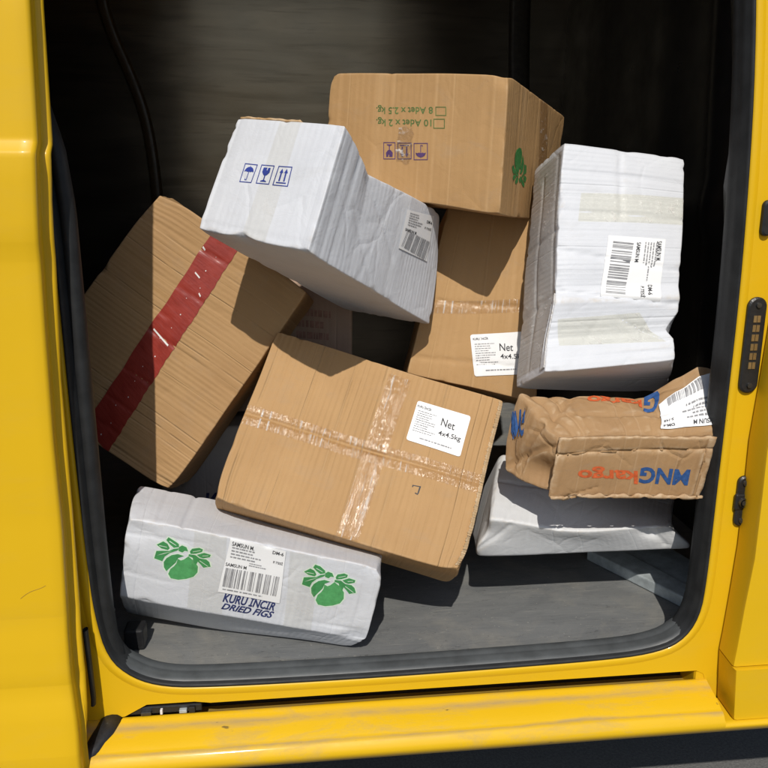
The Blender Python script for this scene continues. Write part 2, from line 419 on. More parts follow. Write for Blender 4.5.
# ---------------------------------------------------------------- a carton: a soft-edged, slightly crushed hexahedron
class Carton:
    def __init__(self, c, r=0.007, seed=1, amp=0.002, crumple=0.0, crumple_scale=30.0, dents=(), creases=(), kinks=(), wear=1.0):
        g = lambda k: np.array(c[k], float)
        # corner array [x][y][z]
        self.c = np.array([[[g('F' + b + a), g('B' + b + a)] for b in 'BT'] for a in 'LR'])
        q = self.c
        self.W = np.linalg.norm(q[1] - q[0], axis=-1).mean()
        self.H = np.linalg.norm(q[:, 1] - q[:, 0], axis=-1).mean()
        self.D = np.linalg.norm(q[:, :, 1] - q[:, :, 0], axis=-1).mean()
        self.dims = np.array([self.W, self.H, self.D])
        e = [(q[1] - q[0]).mean((0, 1)), (q[:, 1] - q[:, 0]).mean((0, 1)), (q[:, :, 1] - q[:, :, 0]).mean((0, 1))]
        self.ax = np.array([v / np.linalg.norm(v) for v in e])
        self.r = r
        rng = np.random.RandomState(seed)
        self.k1 = rng.normal(0, 1, (10, 3)) * 16.0; self.p1 = rng.uniform(0, 6.28, (10, 3))
        self.k2 = rng.normal(0, 1, (8, 3)) * crumple_scale; self.p2 = rng.uniform(0, 6.28, (8, 3))
        self.amp, self.crumple = amp, crumple
        self.dents, self.creases, self.kinks = list(dents), list(creases), kinks
        # knocked corners and nicked edges
        for sx in (0.0, 1.0):
            for sy in (0.0, 1.0):
                for sz in (0.0, 1.0):
                    k = rng.uniform(0.0008, 0.0030) * wear
                    self.dents.append(((sx, sy, sz), rng.uniform(0.007, 0.015, 3), k * np.array([1 - 2 * sx, 1 - 2 * sy, 1 - 2 * sz]) * rng.uniform(0.3, 1.0, 3)))
        for _ in range(46):
            c = [float(rng.randint(2)), float(rng.randint(2)), float(rng.randint(2))]
            inward = [1 - 2 * x for x in c]
            a = rng.randint(3); c[a] = rng.uniform(0.04, 0.96); inward[a] = 0.0
            rad = np.full(3, 0.0045); rad[a] = rng.uniform(0.004, 0.012)
            self.dents.append((tuple(c), rad, np.array(inward) * rng.uniform(0.0004, 0.0020) * wear))
    def map(self, U):
        U = np.clip(np.asarray(U, float), 0, 1)
        d = self.dims; r = min(self.r, d.min() * 0.45)
        P = U * d
        inner = np.clip(P, r, d - r)
        v = P - inner
        L = np.linalg.norm(v, axis=1, keepdims=True)
        P = np.where(L > 1e-9, inner + v / np.maximum(L, 1e-9) * r, P)
        u = P / d
        x, y, z = u[:, 0, None], u[:, 1, None], u[:, 2, None]
        q = self.c
        w = 0
        for i in (0, 1):
            for j in (0, 1):
                for k in (0, 1):
                    w = w + q[i, j, k] * ((x if i else 1 - x) * (y if j else 1 - y) * (z if k else 1 - z))
        loc = np.zeros_like(P)
        for a in range(3):
            loc[:, a] += self.amp * np.sin(P @ self.k1.T + self.p1[:, a]).sum(1) / 3.0
            if self.crumple:
                s = 1 - np.abs(np.sin(P @ self.k2.T + self.p2[:, a]))
                loc[:, a] += self.crumple * (s ** 2 - 0.4).sum(1) / 2.5
        for c0, rad, vec in self.dents:
            dd = ((P - np.array(c0) * d) / np.asarray(rad)) ** 2
            loc += np.exp(-dd.sum(1))[:, None] * np.asarray(vec)
        for a0, a1, wid, vec in self.creases:
            A = np.array(a0) * d; B = np.array(a1) * d
            ab = B - A
            t = np.clip(((P - A) @ ab) / (ab @ ab), 0, 1)
            dist = np.linalg.norm(P - (A + t[:, None] * ab), axis=1)
            loc += np.exp(-np.abs(dist) / wid)[:, None] * np.asarray(vec)
        for axis, tab, vec, we in self.kinks:              # folded dents: straight runs between kinks along one edge
            f = np.interp(u[:, axis], [a for a, _ in tab], [x for _, x in tab])
            for o, e in we:
                f = f * (u[:, o] ** e if e > 0 else (1 - u[:, o]) ** (-e))
            loc += f[:, None] * np.asarray(vec)
        return w + loc @ self.ax
    @staticmethod
    def unit(face, u, v):
        z = np.zeros_like(u); o = np.ones_like(u)
        return np.stack({'front': (u, v, z), 'right': (o, v, u), 'left': (z, v, 1 - u), 'top': (u, o, v), 'bottom': (u, z, 1 - v), 'back': (1 - u, v, o)}[face], -1)
    def size(self, face):
        return {'front': (self.W, self.H), 'back': (self.W, self.H), 'right': (self.D, self.H), 'left': (self.D, self.H), 'top': (self.W, self.D), 'bottom': (self.W, self.D)}[face]
    def on(self, face, u, v, off):
        """points on a face, lifted `off` metres off the board"""
        u = np.asarray(u, float); v = np.asarray(v, float)
        h = 0.004
        P = self.map(self.unit(face, u, v))
        su, sv = self.size(face)
        du, dv = h / su, h / sv
        uc, vc = np.clip(u, du, 1 - du), np.clip(v, dv, 1 - dv)
        a = self.map(self.unit(face, uc + du, vc)) - self.map(self.unit(face, uc - du, vc))
        b = self.map(self.unit(face, uc, vc + dv)) - self.map(self.unit(face, uc, vc - dv))
        n = np.cross(a, b); n /= np.maximum(np.linalg.norm(n, axis=1, keepdims=True), 1e-9)
        return P + n * off
    def body(self, mat, parent, name='carton_body', step=0.0045):
        bm = bmesh.new(); ul = bm.loops.layers.uv.new('UVMap')
        def ticks(L):
            r = min(self.r, L * 0.3)
            e = [0, 0.2 * r, 0.45 * r, 0.72 * r, r]
            m = np.linspace(r, L - r, max(2, int((L - 2 * r) / step) + 1))[1:-1]
            return np.array(e + list(m) + [L - x for x in e[::-1]]) / L
        tu = {'W': ticks(self.W), 'H': ticks(self.H), 'D': ticks(self.D)}
        for face, (a, b) in {'front': 'WH', 'right': 'DH', 'left': 'DH', 'top': 'WD', 'bottom': 'WD', 'back': 'WH'}.items():
            gu, gv = np.meshgrid(tu[a], tu[b], indexing='ij')
            P = self.map(self.unit(face, gu.ravel(), gv.ravel()))
            su, sv = self.size(face)
            vs = [bm.verts.new(p) for p in P]
            nv = gu.shape[1]
            for i in range(gu.shape[0] - 1):
                for j in range(nv - 1):
                    idx = (i * nv + j, (i + 1) * nv + j, (i + 1) * nv + j + 1, i * nv + j + 1)
                    f = bm.faces.new([vs[t] for t in idx]); f.smooth = True
                    for lp, t in zip(f.loops, idx):
                        lp[ul].uv = (gu.flat[t] * su, gv.flat[t] * sv)
        bmesh.ops.remove_doubles(bm, verts=list(bm.verts), dist=1e-6)
        bmesh.ops.recalc_face_normals(bm, faces=list(bm.faces))
        me = bpy.data.meshes.new(name); bm.to_mesh(me); bm.free()
        return link(name, me, mat, parent)

def qmap(q, s, t):
    """bilinear point of a quad given as TL, TR, BR, BL; s left-right, t bottom-top"""
    q = np.asarray(q, float); s = np.asarray(s)[:, None]; t = np.asarray(t)[:, None]
    return (q[3] * (1 - s) + q[2] * s) * (1 - t) + (q[0] * (1 - s) + q[1] * s) * t

def sub_quad(q, s0, s1, t0, t1):
    return [tuple(p) for p in qmap(q, [s0, s1, s1, s0], [t1, t1, t0, t0])]

def qsize(box, face, q):
    su, sv = box.size(face); q = np.asarray(q) * np.array([su, sv])
    return (np.linalg.norm(q[1] - q[0]) + np.linalg.norm(q[2] - q[3])) / 2, (np.linalg.norm(q[0] - q[3]) + np.linalg.norm(q[1] - q[2])) / 2

def sheet(name, box, face, q, off, mat, parent, step=0.004, ragged=0.0, round_r=0.0, thick=0.0, seed=0, freq=(25, 160)):
    L, Hh = qsize(box, face, q)
    nu, nv = max(2, int(L / step)), max(2, int(Hh / step))
    s, t = np.meshgrid(np.linspace(0, 1, nu + 1), np.linspace(0, 1, nv + 1), indexing='ij')
    s, t = s.ravel(), t.ravel()
    S, T = s.copy(), t.copy()
    if round_r:                                    # rounded label corners
        x, y = (s - 0.5) * L, (t - 0.5) * Hh
        ix, iy = np.clip(x, -L / 2 + round_r, L / 2 - round_r), np.clip(y, -Hh / 2 + round_r, Hh / 2 - round_r)
        dx, dy = x - ix, y - iy
        m = np.maximum(np.abs(dx), np.abs(dy)); l = np.hypot(dx, dy)
        k = np.where(l > 1e-9, m / np.maximum(l, 1e-9), 1)
        S, T = (ix + dx * k) / L + 0.5, (iy + dy * k) / Hh + 0.5
    if ragged:
        rng = np.random.RandomState(seed); ph = rng.uniform(0, 6.28, 12); fr = rng.uniform(freq[0], freq[1], 12)
        jag = lambda x, i: ragged * (np.sin(x * fr[i] + ph[i]) + np.sin(x * fr[i + 1] * 2.3 + ph[i + 1]))
        S = S + (s > 0.999) * jag(t * Hh, 0) / L + (s < 0.001) * jag(t * Hh, 2) / L
        T = T + (t > 0.999) * jag(s * L, 4) / Hh + (t < 0.001) * jag(s * L, 6) / Hh
    uv = qmap(q, S, T)
    P = box.on(face, uv[:, 0], uv[:, 1], off)
    F = [(i * (nv + 1) + j, (i + 1) * (nv + 1) + j, (i + 1) * (nv + 1) + j + 1, i * (nv + 1) + j + 1) for i in range(nu) for j in range(nv)]
    o = mesh_obj(name, P, F, mat, parent, np.stack([s * L, t * Hh], -1), True)
    if thick:
        md = o.modifiers.new('board', 'SOLIDIFY'); md.thickness = thick; md.offset = -1
    return o

class Ink:
    """flat print gathered into one mesh on one face of a carton"""
    def __init__(self, box, face, off):
        self.box, self.face, self.off = box, face, off
        self.uv, self.F = [], []
    def poly(self, q, pts):
        pts = np.asarray(pts, float)
        b = len(self.uv)
        self.uv += list(qmap(q, pts[:, 0], pts[:, 1]))
        self.F.append(tuple(range(b, b + len(pts))))
    def rect(self, q, s0, s1, t0, t1):
        ws, ht = qsize(self.box, self.face, q)
        n = max(1, int(abs(s1 - s0) * ws / 0.004)); m = max(1, int(abs(t1 - t0) * ht / 0.004))
        s, t = np.meshgrid(np.linspace(s0, s1, n + 1), np.linspace(t0, t1, m + 1), indexing='ij')
        b = len(self.uv)
        self.uv += list(qmap(q, s.ravel(), t.ravel()))
        self.F += [(b + i * (m + 1) + j, b + (i + 1) * (m + 1) + j, b + (i + 1) * (m + 1) + j + 1, b + i * (m + 1) + j + 1) for i in range(n) for j in range(m)]
    def frame(self, q, w, h):
        self.rect(q, 0, 1, 0, h); self.rect(q, 0, 1, 1 - h, 1); self.rect(q, 0, w, h, 1 - h); self.rect(q, 1 - w, 1, h, 1 - h)
    def text(self, q, s, bold=0.0, shear=0.0, fit=True):
        V, F = text_mesh(s, bold, shear)
        b = len(self.uv)
        self.uv += list(qmap(q, V[:, 0], V[:, 1]))
        self.F += [tuple(i + b for i in f) for f in F]
    def lines(self, q, n, seed, fill=0.45, spread=(0.55, 1.0)):
        rnd = random.Random(seed)
        for i in range(n):
            t1 = 1 - i / n; t0 = t1 - fill / n
            x, end = 0.0, rnd.uniform(*spread)
            while x < end:
                w = rnd.uniform(0.03, 0.13)
                self.rect(q, x, min(x + w, end), t0, t1)
                x += w + rnd.uniform(0.015, 0.03)
    def bars(self, q, seed, along='s', n=46):
        rnd = random.Random(seed)
        w = [rnd.choice((1, 1, 1, 2, 2, 3, 4)) for _ in range(n)]
        tot = float(sum(w)); x = 0
        for i, k in enumerate(w):
            if i % 2 == 0:
                a, b = x / tot, (x + k) / tot
                if along == 's': self.rect(q, a, b, 0, 1)
                else: self.rect(q, 0, 1, a, b)
            x += k
    def build(self, name, mat, parent):
        if not self.F:
            return None
        uv = np.array(self.uv)
        P = self.box.on(self.face, uv[:, 0], uv[:, 1], self.off)
        return mesh_obj(name, P, self.F, mat, parent)

_text_cache = {}
def text_mesh(s, bold=0.0, shear=0.0):
    """outline lettering as triangles scaled into the unit square"""
    key = (s, bold, shear)
    if key not in _text_cache:
        cu = bpy.data.curves.new('lettering', 'FONT')
        cu.body = s; cu.offset = bold; cu.shear = shear; cu.resolution_u = 3
        ob = bpy.data.objects.new('lettering', cu)
        COL.objects.link(ob)
        dg = bpy.context.evaluated_depsgraph_get(); dg.update()
        me = bpy.data.meshes.new_from_object(ob.evaluated_get(dg))
        V = np.array([v.co[:2] for v in me.vertices]); F = [tuple(p.vertices) for p in me.polygons]
        bpy.data.objects.remove(ob); bpy.data.meshes.remove(me); bpy.data.curves.remove(cu)
        lo, hi = V.min(0), V.max(0)
        _text_cache[key] = ((V - lo) / (hi - lo), F)
    return _text_cache[key]

def write(box, face, off, q, s, mat, parent, bold=0.015, shear=0.0, name='label_lettering'):
    k = Ink(box, face, off); k.text(q, s, bold, shear)
    return k.build(name, M[mat], parent)
def small_print(box, face, off, q, n, seed, parent, fill=0.45, spread=(0.55, 1.0)):
    k = Ink(box, face, off); k.lines(q, n, seed, fill, spread)
    return k.build('small_print', M['ink_grey'], parent)

# ================================================================ THE PLACE
# ---- ground
gm = bmesh.new()
bmesh.ops.create_grid(gm, x_segments=2, y_segments=2, size=150.0)
ground = bm_obj('ground', gm, M['asphalt'])
ground.location = (0, 0, -0.55)
ground['kind'] = 'structure'; ground['label'] = 'grey asphalt ground below the yellow van'

# ---- the van
van = empty('delivery_van', (0.16, 0.0, -0.55), 'yellow delivery van with its side door slid open on a dark cargo hold', 'van')

def chaikin(p, n=2):
    p = [np.array(a, float) for a in p]
    for _ in range(n):
        q = []
        for a, b in zip(p, p[1:] + p[:1]):
            q += [a * 0.75 + b * 0.25, a * 0.25 + b * 0.75]
        p = q
    return p

# door opening, x-z, seen from outside, clockwise from the top right
OPEN = [(0.565, 1.56), (0.612, 1.30), (0.632, 1.12), (0.646, 0.92), (0.653, 0.75), (0.658, 0.60), (0.658, 0.42), (0.657, 0.26), (0.657, 0.12), (0.652, 0.045),
        (0.622, -0.002), (0.568, -0.020), (0.48, -0.026), (0.31, -0.029), (0.142, -0.031), (-0.02, -0.031), (-0.16, -0.029), (-0.235, -0.024), (-0.285, -0.004),
        (-0.320, 0.035), (-0.333, 0.11), (-0.336, 0.20), (-0.338, 0.42), (-0.337, 0.60), (-0.338, 0.72), (-0.352, 0.84), (-0.362, 1.0), (-0.362, 1.30), (-0.35, 1.56),
        (-0.28, 1.63), (0.16, 1.645), (0.48, 1.63)]
OPEN = chaikin(OPEN, 2)
tumble = lambda z: 0.14 * max(0.0, z - 0.72) ** 2

def fill_with_hole(outer, holes):
    bm = bmesh.new()
    es = []
    for ring in [outer] + holes:
        vs = [bm.verts.new((x, tumble(z), z)) for x, z in ring]
        es += [bm.edges.new((a, b)) for a, b in zip(vs, vs[1:] + vs[:1])]
    bmesh.ops.triangle_fill(bm, use_beauty=True, edges=es, normal=(0, -1, 0))
    return bm

LIP = -0.057
outer = [(-1.35, 1.74), (0.76, 1.74)] + [(0.76, z) for z in (1.5, 1.2, 0.9, 0.6, 0.3, 0.1)] + [(0.76, -0.12), (0.672, -0.12), (0.672, -0.075)]
outer += [(0.668 + 0.0 * a, -0.064) for a in (0,)] + [(0.655, LIP)] + [(x, LIP) for x in (0.5, 0.3, 0.1, -0.1)] + [(-0.165, LIP), (-0.19, LIP + 0.004), (-0.265, LIP + 0.004), (-0.30, -0.072), (-0.35, -0.078), (-1.35, -0.078), (-1.35, 0.3), (-1.35, 0.7), (-1.35, 1.1)]
bm = fill_with_hole(outer, [[tuple(p) for p in OPEN]])
ex = bmesh.ops.extrude_face_region(bm, geom=list(bm.faces))
for v in [g for g in ex['geom'] if isinstance(g, bmesh.types.BMVert)]:
    v.co.y += 0.022
body = bm_obj('side_body', bm, M['paint'], van)

lerp0 = lambda z: float(np.interp(z, [0.02, 0.06, 0.11, 0.20, 0.60, 0.72, 0.80, 0.86], [-0.305, -0.316, -0.319, -0.320, -0.319, -0.319, -0.326, -0.342]))
def opening_frames():
    n = len(OPEN); c = np.mean(OPEN, 0); out = []
    for i, p in enumerate(OPEN):
        t = OPEN[(i + 1) % n] - OPEN[i - 1]; t /= np.linalg.norm(t)
        nrm = np.array([-t[1], t[0]])
        if nrm @ (c - p) < 0: nrm = -nrm
        out.append(((p[0], tumble(p[1]), p[1]), (nrm[0], 0, nrm[1]), (0, 1, 0)))
    return out
fr = opening_frames()
# rounded return of the sheet metal into the opening, then the rubber seal
V, F = sweep(fr, [(-0.016, 0.001), (-0.010, -0.0015), (-0.003, -0.003), (0.001, -0.001), (0.002, 0.004), (0.002, 0.03)], True)
mesh_obj('opening_flange', V, F, M['paint'], van, smooth=True)
V, F = sweep(fr, [(0.001, 0.001), (0.0025, -0.003), (0.0055, -0.003), (0.007, 0.001), (0.008, 0.004), (0.0105, 0.008), (0.0125, 0.014), (0.0125, 0.021), (0.0140, 0.025), (0.0150, 0.031), (0.0140, 0.037), (0.004, 0.044)], True)
seal = mesh_obj('door_seal', V, F, M['rubber'], van, smooth=True)

low = [f for f in fr if f[0][2] < 0.075]
i0 = next(i for i, f in enumerate(low) if f[0][0] < low[i - 1][0][0] - 0.2 or i == 0)
low = sorted(low, key=lambda f: (math.atan2(f[0][2] - 0.3, f[0][0] - 0.16)))
low = [(np.array(o) - np.array(a) * 0.016 * min(1.0, max(0.0, (o[2] - 0.005) / 0.06)), a, d) for o, a, d in low]
V, F = sweep(low, [(0.0085, 0.004), (0.0125, 0.0075), (0.0128, 0.009), (0.0145, 0.012), (0.0152, 0.021), (0.0150, 0.0225), (0.0165, 0.024), (0.0172, 0.036), (0.0150, 0.040), (0.006, 0.048)])
mesh_obj('threshold_trim', V, F, M['threshold'], van, smooth=True)
V, F = sweep([((lerp0(z), 0.022 + tumble(z), z), (1, 0, 0), (0, 1, 0)) for z in np.linspace(0.02, 0.86, 40)], [(0.011 * math.cos(a) * min(1, 1), 0.016 * math.sin(a)) for a in np.linspace(0, 6.283, 15)[:-1]], False, True)
mesh_obj('pillar_trim', V, F + [tuple(range(len(V) - 14, len(V)))], M['rubber'], van, smooth=True)
# sill step below the opening
XS = np.concatenate([np.linspace(-1.35, 0.55, 40), np.linspace(0.56, 0.674, 12)])
def step_profile(x):
    # (y, z): groove roof, groove back, step top, crease, outer ledge
    e = max(0.0, (x - 0.60) / 0.074)
    return [(0.020, LIP + 0.003), (0.12, -0.0601), (0.12, -0.100), (0.004, -0.100), (0.004, -0.0760), (0.001, -0.0745), (-0.003, -0.0748), (-0.006, -0.0765), (-0.022, -0.0815), (-0.040, -0.0865), (-0.053, -0.0935), (-0.056, -0.0955), (-0.060, -0.0955), (-0.064, -0.0985), (-0.070, -0.1065), (-0.0725, -0.1125), (-0.071, -0.1185), (-0.066, -0.126), (-0.040, -0.150), (0.05, -0.16)]
V, F = sweep([((x, 0, 0), (0, 1, 0), (0, 0, 1)) for x in XS], step_profile(0))
mesh_obj('sill_step', V, F, M['paint_dusty'], van, smooth=False).data.polygons.foreach_set('use_smooth', [True] * len(F))
V, F = sweep([((x, 0, 0), (0, 1, 0), (0, 0, 1)) for x in np.linspace(0.674, 1.6, 20)], [(-0.004, -0.111), (-0.060, -0.1115), (-0.0725, -0.1125), (-0.071, -0.1185), (-0.066, -0.126), (-0.040, -0.150), (0.05, -0.16)])
mesh_obj('rocker_panel', V, F, M['paint'], van, smooth=True)
bm = bmesh.new(); add_box(bm, (0.655, 0.001, -0.118), (0.70, 0.06, -0.045))
bm_obj('groove_end', bm, M['paint'], van, bevel=0.006)
# door rail hardware in the groove at the lower left
rail = bm_obj('slide_rail', (lambda b: (add_box(b, (-0.365, 0.004, -0.074), (-0.180, 0.030, -0.0605)), b)[1])(bmesh.new()), M['plastic'], van, bevel=0.002)
for x, w, h, m in ((-0.245, 0.004, 0.008, 'torn'), (-0.215, 0.012, 0.006, 'metal'), (-0.200, 0.010, 0.010, 'plastic'), (-0.275, 0.016, 0.006, 'screw')):
    b = bmesh.new(); add_box(b, (x, -0.002, -0.072), (x + w, 0.010, -0.072 + h)); bm_obj('rail_clip', b, M[m], rail, bevel=0.001)
# black roller arm of the slid door
P = [(-0.385, -0.072, -0.112), (-0.362, -0.058, -0.104), (-0.342, -0.040, -0.095), (-0.328, -0.018, -0.085), (-0.320, 0.006, -0.076)]
fr2 = []
for i, p in enumerate(P):
    t = np.array(P[min(i + 1, 4)]) - np.array(P[max(i - 1, 0)]); t /= np.linalg.norm(t)
    a = np.cross(t, (0, 0, 1)); a /= np.linalg.norm(a); fr2.append((p, a, np.cross(a, t)))
V, F = sweep(fr2, [(0.018 * math.cos(a) * (1.0), 0.011 * math.sin(a)) for a in np.linspace(0, 2 * math.pi, 14)[:-1]], False, True)
mesh_obj('roller_arm', V, F + [tuple(range(13)), tuple(range(len(V) - 13, len(V)))], M['plastic'], van, smooth=True)

# the slid-open door, standing proud of the body on the left
def lerp(tab, z):
    zs = [a for a, _ in tab][::-1]; xs = [b for _, b in tab][::-1]
    return float(np.interp(z, zs, xs))
FACE_X = [(1.70, -0.29), (1.15, -0.311), (0.963, -0.3178), (0.785, -0.3254), (0.731, -0.3296), (0.667, -0.334), (0.565, -0.3383), (0.415, -0.3431), (0.277, -0.3443), (0.126, -0.3495), (0.042, -0.3496), (-0.016, -0.3436), (-0.08, -0.3435), (-0.11, -0.3435)]
FLAN_X = [(1.70, -0.285), (1.15, -0.305), (0.969, -0.3124), (0.774, -0.3183), (0.73, -0.3223), (0.491, -0.3355), (0.405, -0.3366), (0.263, -0.3389), (0.108, -0.3411), (0.007, -0.3396), (-0.027, -0.3393), (-0.047, -0.3469), (-0.11, -0.3469)]
PROF_Y = [(1.70, 0.090), (1.15, 0.018), (0.963, 0.002), (0.806, -0.0005), (0.800, -0.0015), (0.790, -0.0100), (0.786, -0.0115), (0.780, -0.0120), (0.70, -0.0110), (0.680, -0.0102), (0.655, -0.0068), (0.640, -0.0064), (0.45, -0.0065), (0.30, -0.0070), (0.165, -0.012), (0.150, -0.0120), (0.10, -0.018), (0.060, -0.0215), (0.045, -0.0210), (0.0, -0.031), (-0.06, -0.040), (-0.11, -0.040)]
ZS = sorted(set([z for z, _ in PROF_Y] + list(np.linspace(-0.11, 1.70, 70))), reverse=True)
V, F = [], []
for z in ZS:
    fx, gx, oy = lerp(FACE_X, z), lerp(FLAN_X, z), lerp(PROF_Y, z)
    oy2 = oy * 0.6
    fy, gy = -0.060 + oy, -0.0305 + (oy + 0.002) * 0.95
    row = [(-1.35, fy + 0.0), (-0.9, fy), (fx - 0.10, fy), (fx - 0.02, fy), (fx - 0.005, fy + 0.0005), (fx - 0.001, fy + 0.003), (fx, fy + 0.008), (fx - 0.0005, fy + 0.016), (fx - 0.003, gy - 0.004),
           (fx - 0.001, gy - 0.001), (fx + 0.003, gy), (gx - 0.003, gy), (gx, gy + 0.002), (gx + 0.001, gy + 0.006), (gx - 0.002, gy + 0.014), (gx - 0.03, gy + 0.020), (-1.35, gy + 0.024)]
    V += [(x, y, z) for x, y in row]
n = 17
for i in range(len(ZS) - 1):
    for j in range(n):
        F.append((i * n + j, i * n + (j + 1) % n, (i + 1) * n + (j + 1) % n, (i + 1) * n + j))
F += [tuple(range(n)), tuple(range(len(V) - n, len(V)))[::-1]]
sdoor = mesh_obj('sliding_door', V, F, M['paint'], van, smooth=True)
md = sdoor.modifiers.new('split', 'EDGE_SPLIT'); md.split_angle = R(50)
# dark rubber along the inner lip of that door
V, F = sweep([((lerp(FLAN_X, z) + 0.001, -0.022, z), (1, 0, 0), (0, 1, 0)) for z in np.linspace(-0.03, 0.10, 12)], [(0.004 * math.cos(a), 0.007 * math.sin(a)) for a in np.linspace(0, 6.283, 9)[:-1]], False, True)
mesh_obj('door_rubber', V, F, M['rubber'], sdoor, smooth=True)
# raised window panel line and a dark scratch on the door skin
V, F = [], []
pl = [(-0.372, 1.3), (-0.372, 0.92), (-0.373, 0.87), (-0.379, 0.845), (-0.391, 0.83), (-0.43, 0.825), (-1.2, 0.825)]
pl = chaikin(pl + pl[::-1][1:-1], 2)[: 26]
V, F = sweep([((x, -0.060 + lerp(PROF_Y, z), z), (0.7, 0, 0.7), (0, 1, 0)) for x, z in pl], [(-0.004, 0.001), (-0.0015, -0.0012), (0.0015, -0.0012), (0.004, 0.001)])
mesh_obj('panel_bead', V, F, M['paint'], sdoor, smooth=True)
V, F = sweep([((-0.408 + 0.036 * s, -0.0602 + lerp(PROF_Y, 0.183 + 0.020 * s), 0.183 + 0.020 * s + 0.002 * math.sin(s * 5)), (-0.4, 0, 0.9), (0, 1, 0)) for s in np.linspace(0, 1, 9)], [(-0.0004, 0), (0, -0.00015), (0.0004, 0)])
mesh_obj('scratch', V, F, M['scratch'], sdoor)

# the front door beside the right pillar
edge = [(0.725, 1.40), (0.722, 1.1), (0.714, 0.80), (0.706, 0.60), (0.699, 0.45), (0.694, 0.36), (0.6955, 0.27), (0.696, 0.18), (0.692, 0.09), (0.688, 0.02), (0.686, -0.006), (0.6855, -0.014)]
def slab(edge_pts, y_of):
    V, F = [], []
    for x, z in edge_pts:
        y = y_of(z)
        V += [(x + 0.004, -0.004, z), (x, y + 0.006, z), (x + 0.001, y + 0.0015, z), (x + 0.005, y, z), (1.6, y, z), (1.6, -0.004, z)]
    for i in range(len(edge_pts) - 1):
        for j in range(6):
            F.append((i * 6 + j, i * 6 + (j + 1) % 6, (i + 1) * 6 + (j + 1) % 6, (i + 1) * 6 + j))
    F += [tuple(range(6)), tuple(range(len(V) - 6, len(V)))[::-1]]
    return V, F
V, F = slab(edge, lambda z: -0.060 + tumble(z) + (0.004 if z < 0.1 else 0.0))
fd = mesh_obj('front_door', V, F, M['paint'], van, smooth=True)
fd.modifiers.new('split', 'EDGE_SPLIT').split_angle = R(40)
V, F = slab([(0.6855, -0.0165), (0.686, -0.02), (0.689, -0.06), (0.692, -0.105), (0.693, -0.1095)], lambda z: -0.064)
o = mesh_obj('door_lower_panel', V, F, M['paint'], fd, smooth=True); o.modifiers.new('split', 'EDGE_SPLIT').split_angle = R(40)

# pillar fittings
def pill(cx, cz, w, h, depth, y0=-0.001, seg=14, lean=0.0):
    bm = bmesh.new(); r = w / 2
    ring = [(cx + r * math.cos(a), cz + (h / 2 - r) + r * math.sin(a)) for a in np.linspace(0, math.pi, seg)] + [(cx + r * math.cos(a), cz - (h / 2 - r) + r * math.sin(a)) for a in np.linspace(math.pi, 2 * math.pi, seg)]
    ring = [(x + lean * (z - cz), z) for x, z in ring]
    b = [bm.verts.new((x, y0, z)) for x, z in ring]
    k = [bm.verts.new((x, y0 - depth, z)) for x, z in ring]
    s = 1 - 0.0025 / r
    t = [bm.verts.new((cx + lean * (z - cz) + (x - cx - lean * (z - cz)) * s, y0 - depth - 0.002, cz + (z - cz) * (1 - 0.0025 / (h / 2)))) for x, z in ring]
    n = len(ring)
    for A, B in ((b, k), (k, t)):
        for i in range(n): bm.faces.new((A[i], A[(i + 1) % n], B[(i + 1) % n], B[i]))
    bm.faces.new(t)
    return bm
def screw(parent, x, y, z, r=0.0045):
    bm = bmesh.new()
    bmesh.ops.create_cone(bm, cap_ends=True, segments=16, radius1=r, radius2=r * 0.85, depth=0.003, matrix=Matrix.Translation((x, y, z)) @ Matrix.Rotation(R(90), 4, 'X'))
    bmesh.ops.create_cone(bm, cap_ends=True, segments=6, radius1=r * 0.45, radius2=r * 0.45, depth=0.0036, matrix=Matrix.Translation((x, y, z)) @ Matrix.Rotation(R(90), 4, 'X'))
    bm_obj('screw', bm, M['screw'], parent)
plate = bm_obj('contact_plate', pill(0.685, 0.511, 0.030, 0.150, 0.004), M['plastic'], van)
for i in range(6):
    bm = bmesh.new(); z = 0.553 - i * 0.0145
    add_box(bm, (0.6795, -0.0082, z - 0.0052), (0.6845, -0.0066, z + 0.0052)); add_box(bm, (0.6855, -0.0082, z - 0.0052), (0.6905, -0.0066, z + 0.0052))
    bm_obj('brass_contact', bm, M['brass'], plate)
screw(plate, 0.6852, -0.0085, 0.574); screw(plate, 0.6850, -0.0085, 0.449)
bm_obj('rubber_buffer', pill(0.684, 0.703, 0.016, 0.052, 0.006), M['rubber'], van)
sp = bm_obj('door_striker', pill(0.6985, 0.2545, 0.021, 0.086, 0.004), M['plastic'], van)
bm = bmesh.new(); add_box(bm, (0.6845, -0.009, 0.2405), (0.703, -0.002, 0.2685)); bm_obj('striker_block', bm, M['plastic'], sp, bevel=0.003)
bm = bmesh.new(); bmesh.ops.create_cone(bm, cap_ends=False, segments=20, radius1=0.0085, radius2=0.007, depth=0.006, matrix=Matrix.Translation((0.697, -0.0115, 0.2545)) @ Matrix.Rotation(R(90), 4, 'X'))
bmesh.ops.create_cone(bm, cap_ends=True, segments=16, radius1=0.004, radius2=0.004, depth=0.005, matrix=Matrix.Translation((0.697, -0.0112, 0.2545)) @ Matrix.Rotation(R(90), 4, 'X'))
bm_obj('striker_pin', bm, M['screw'], sp)
screw(sp, 0.6985, -0.0085, 0.2865); screw(sp, 0.6985, -0.0085, 0.2220)

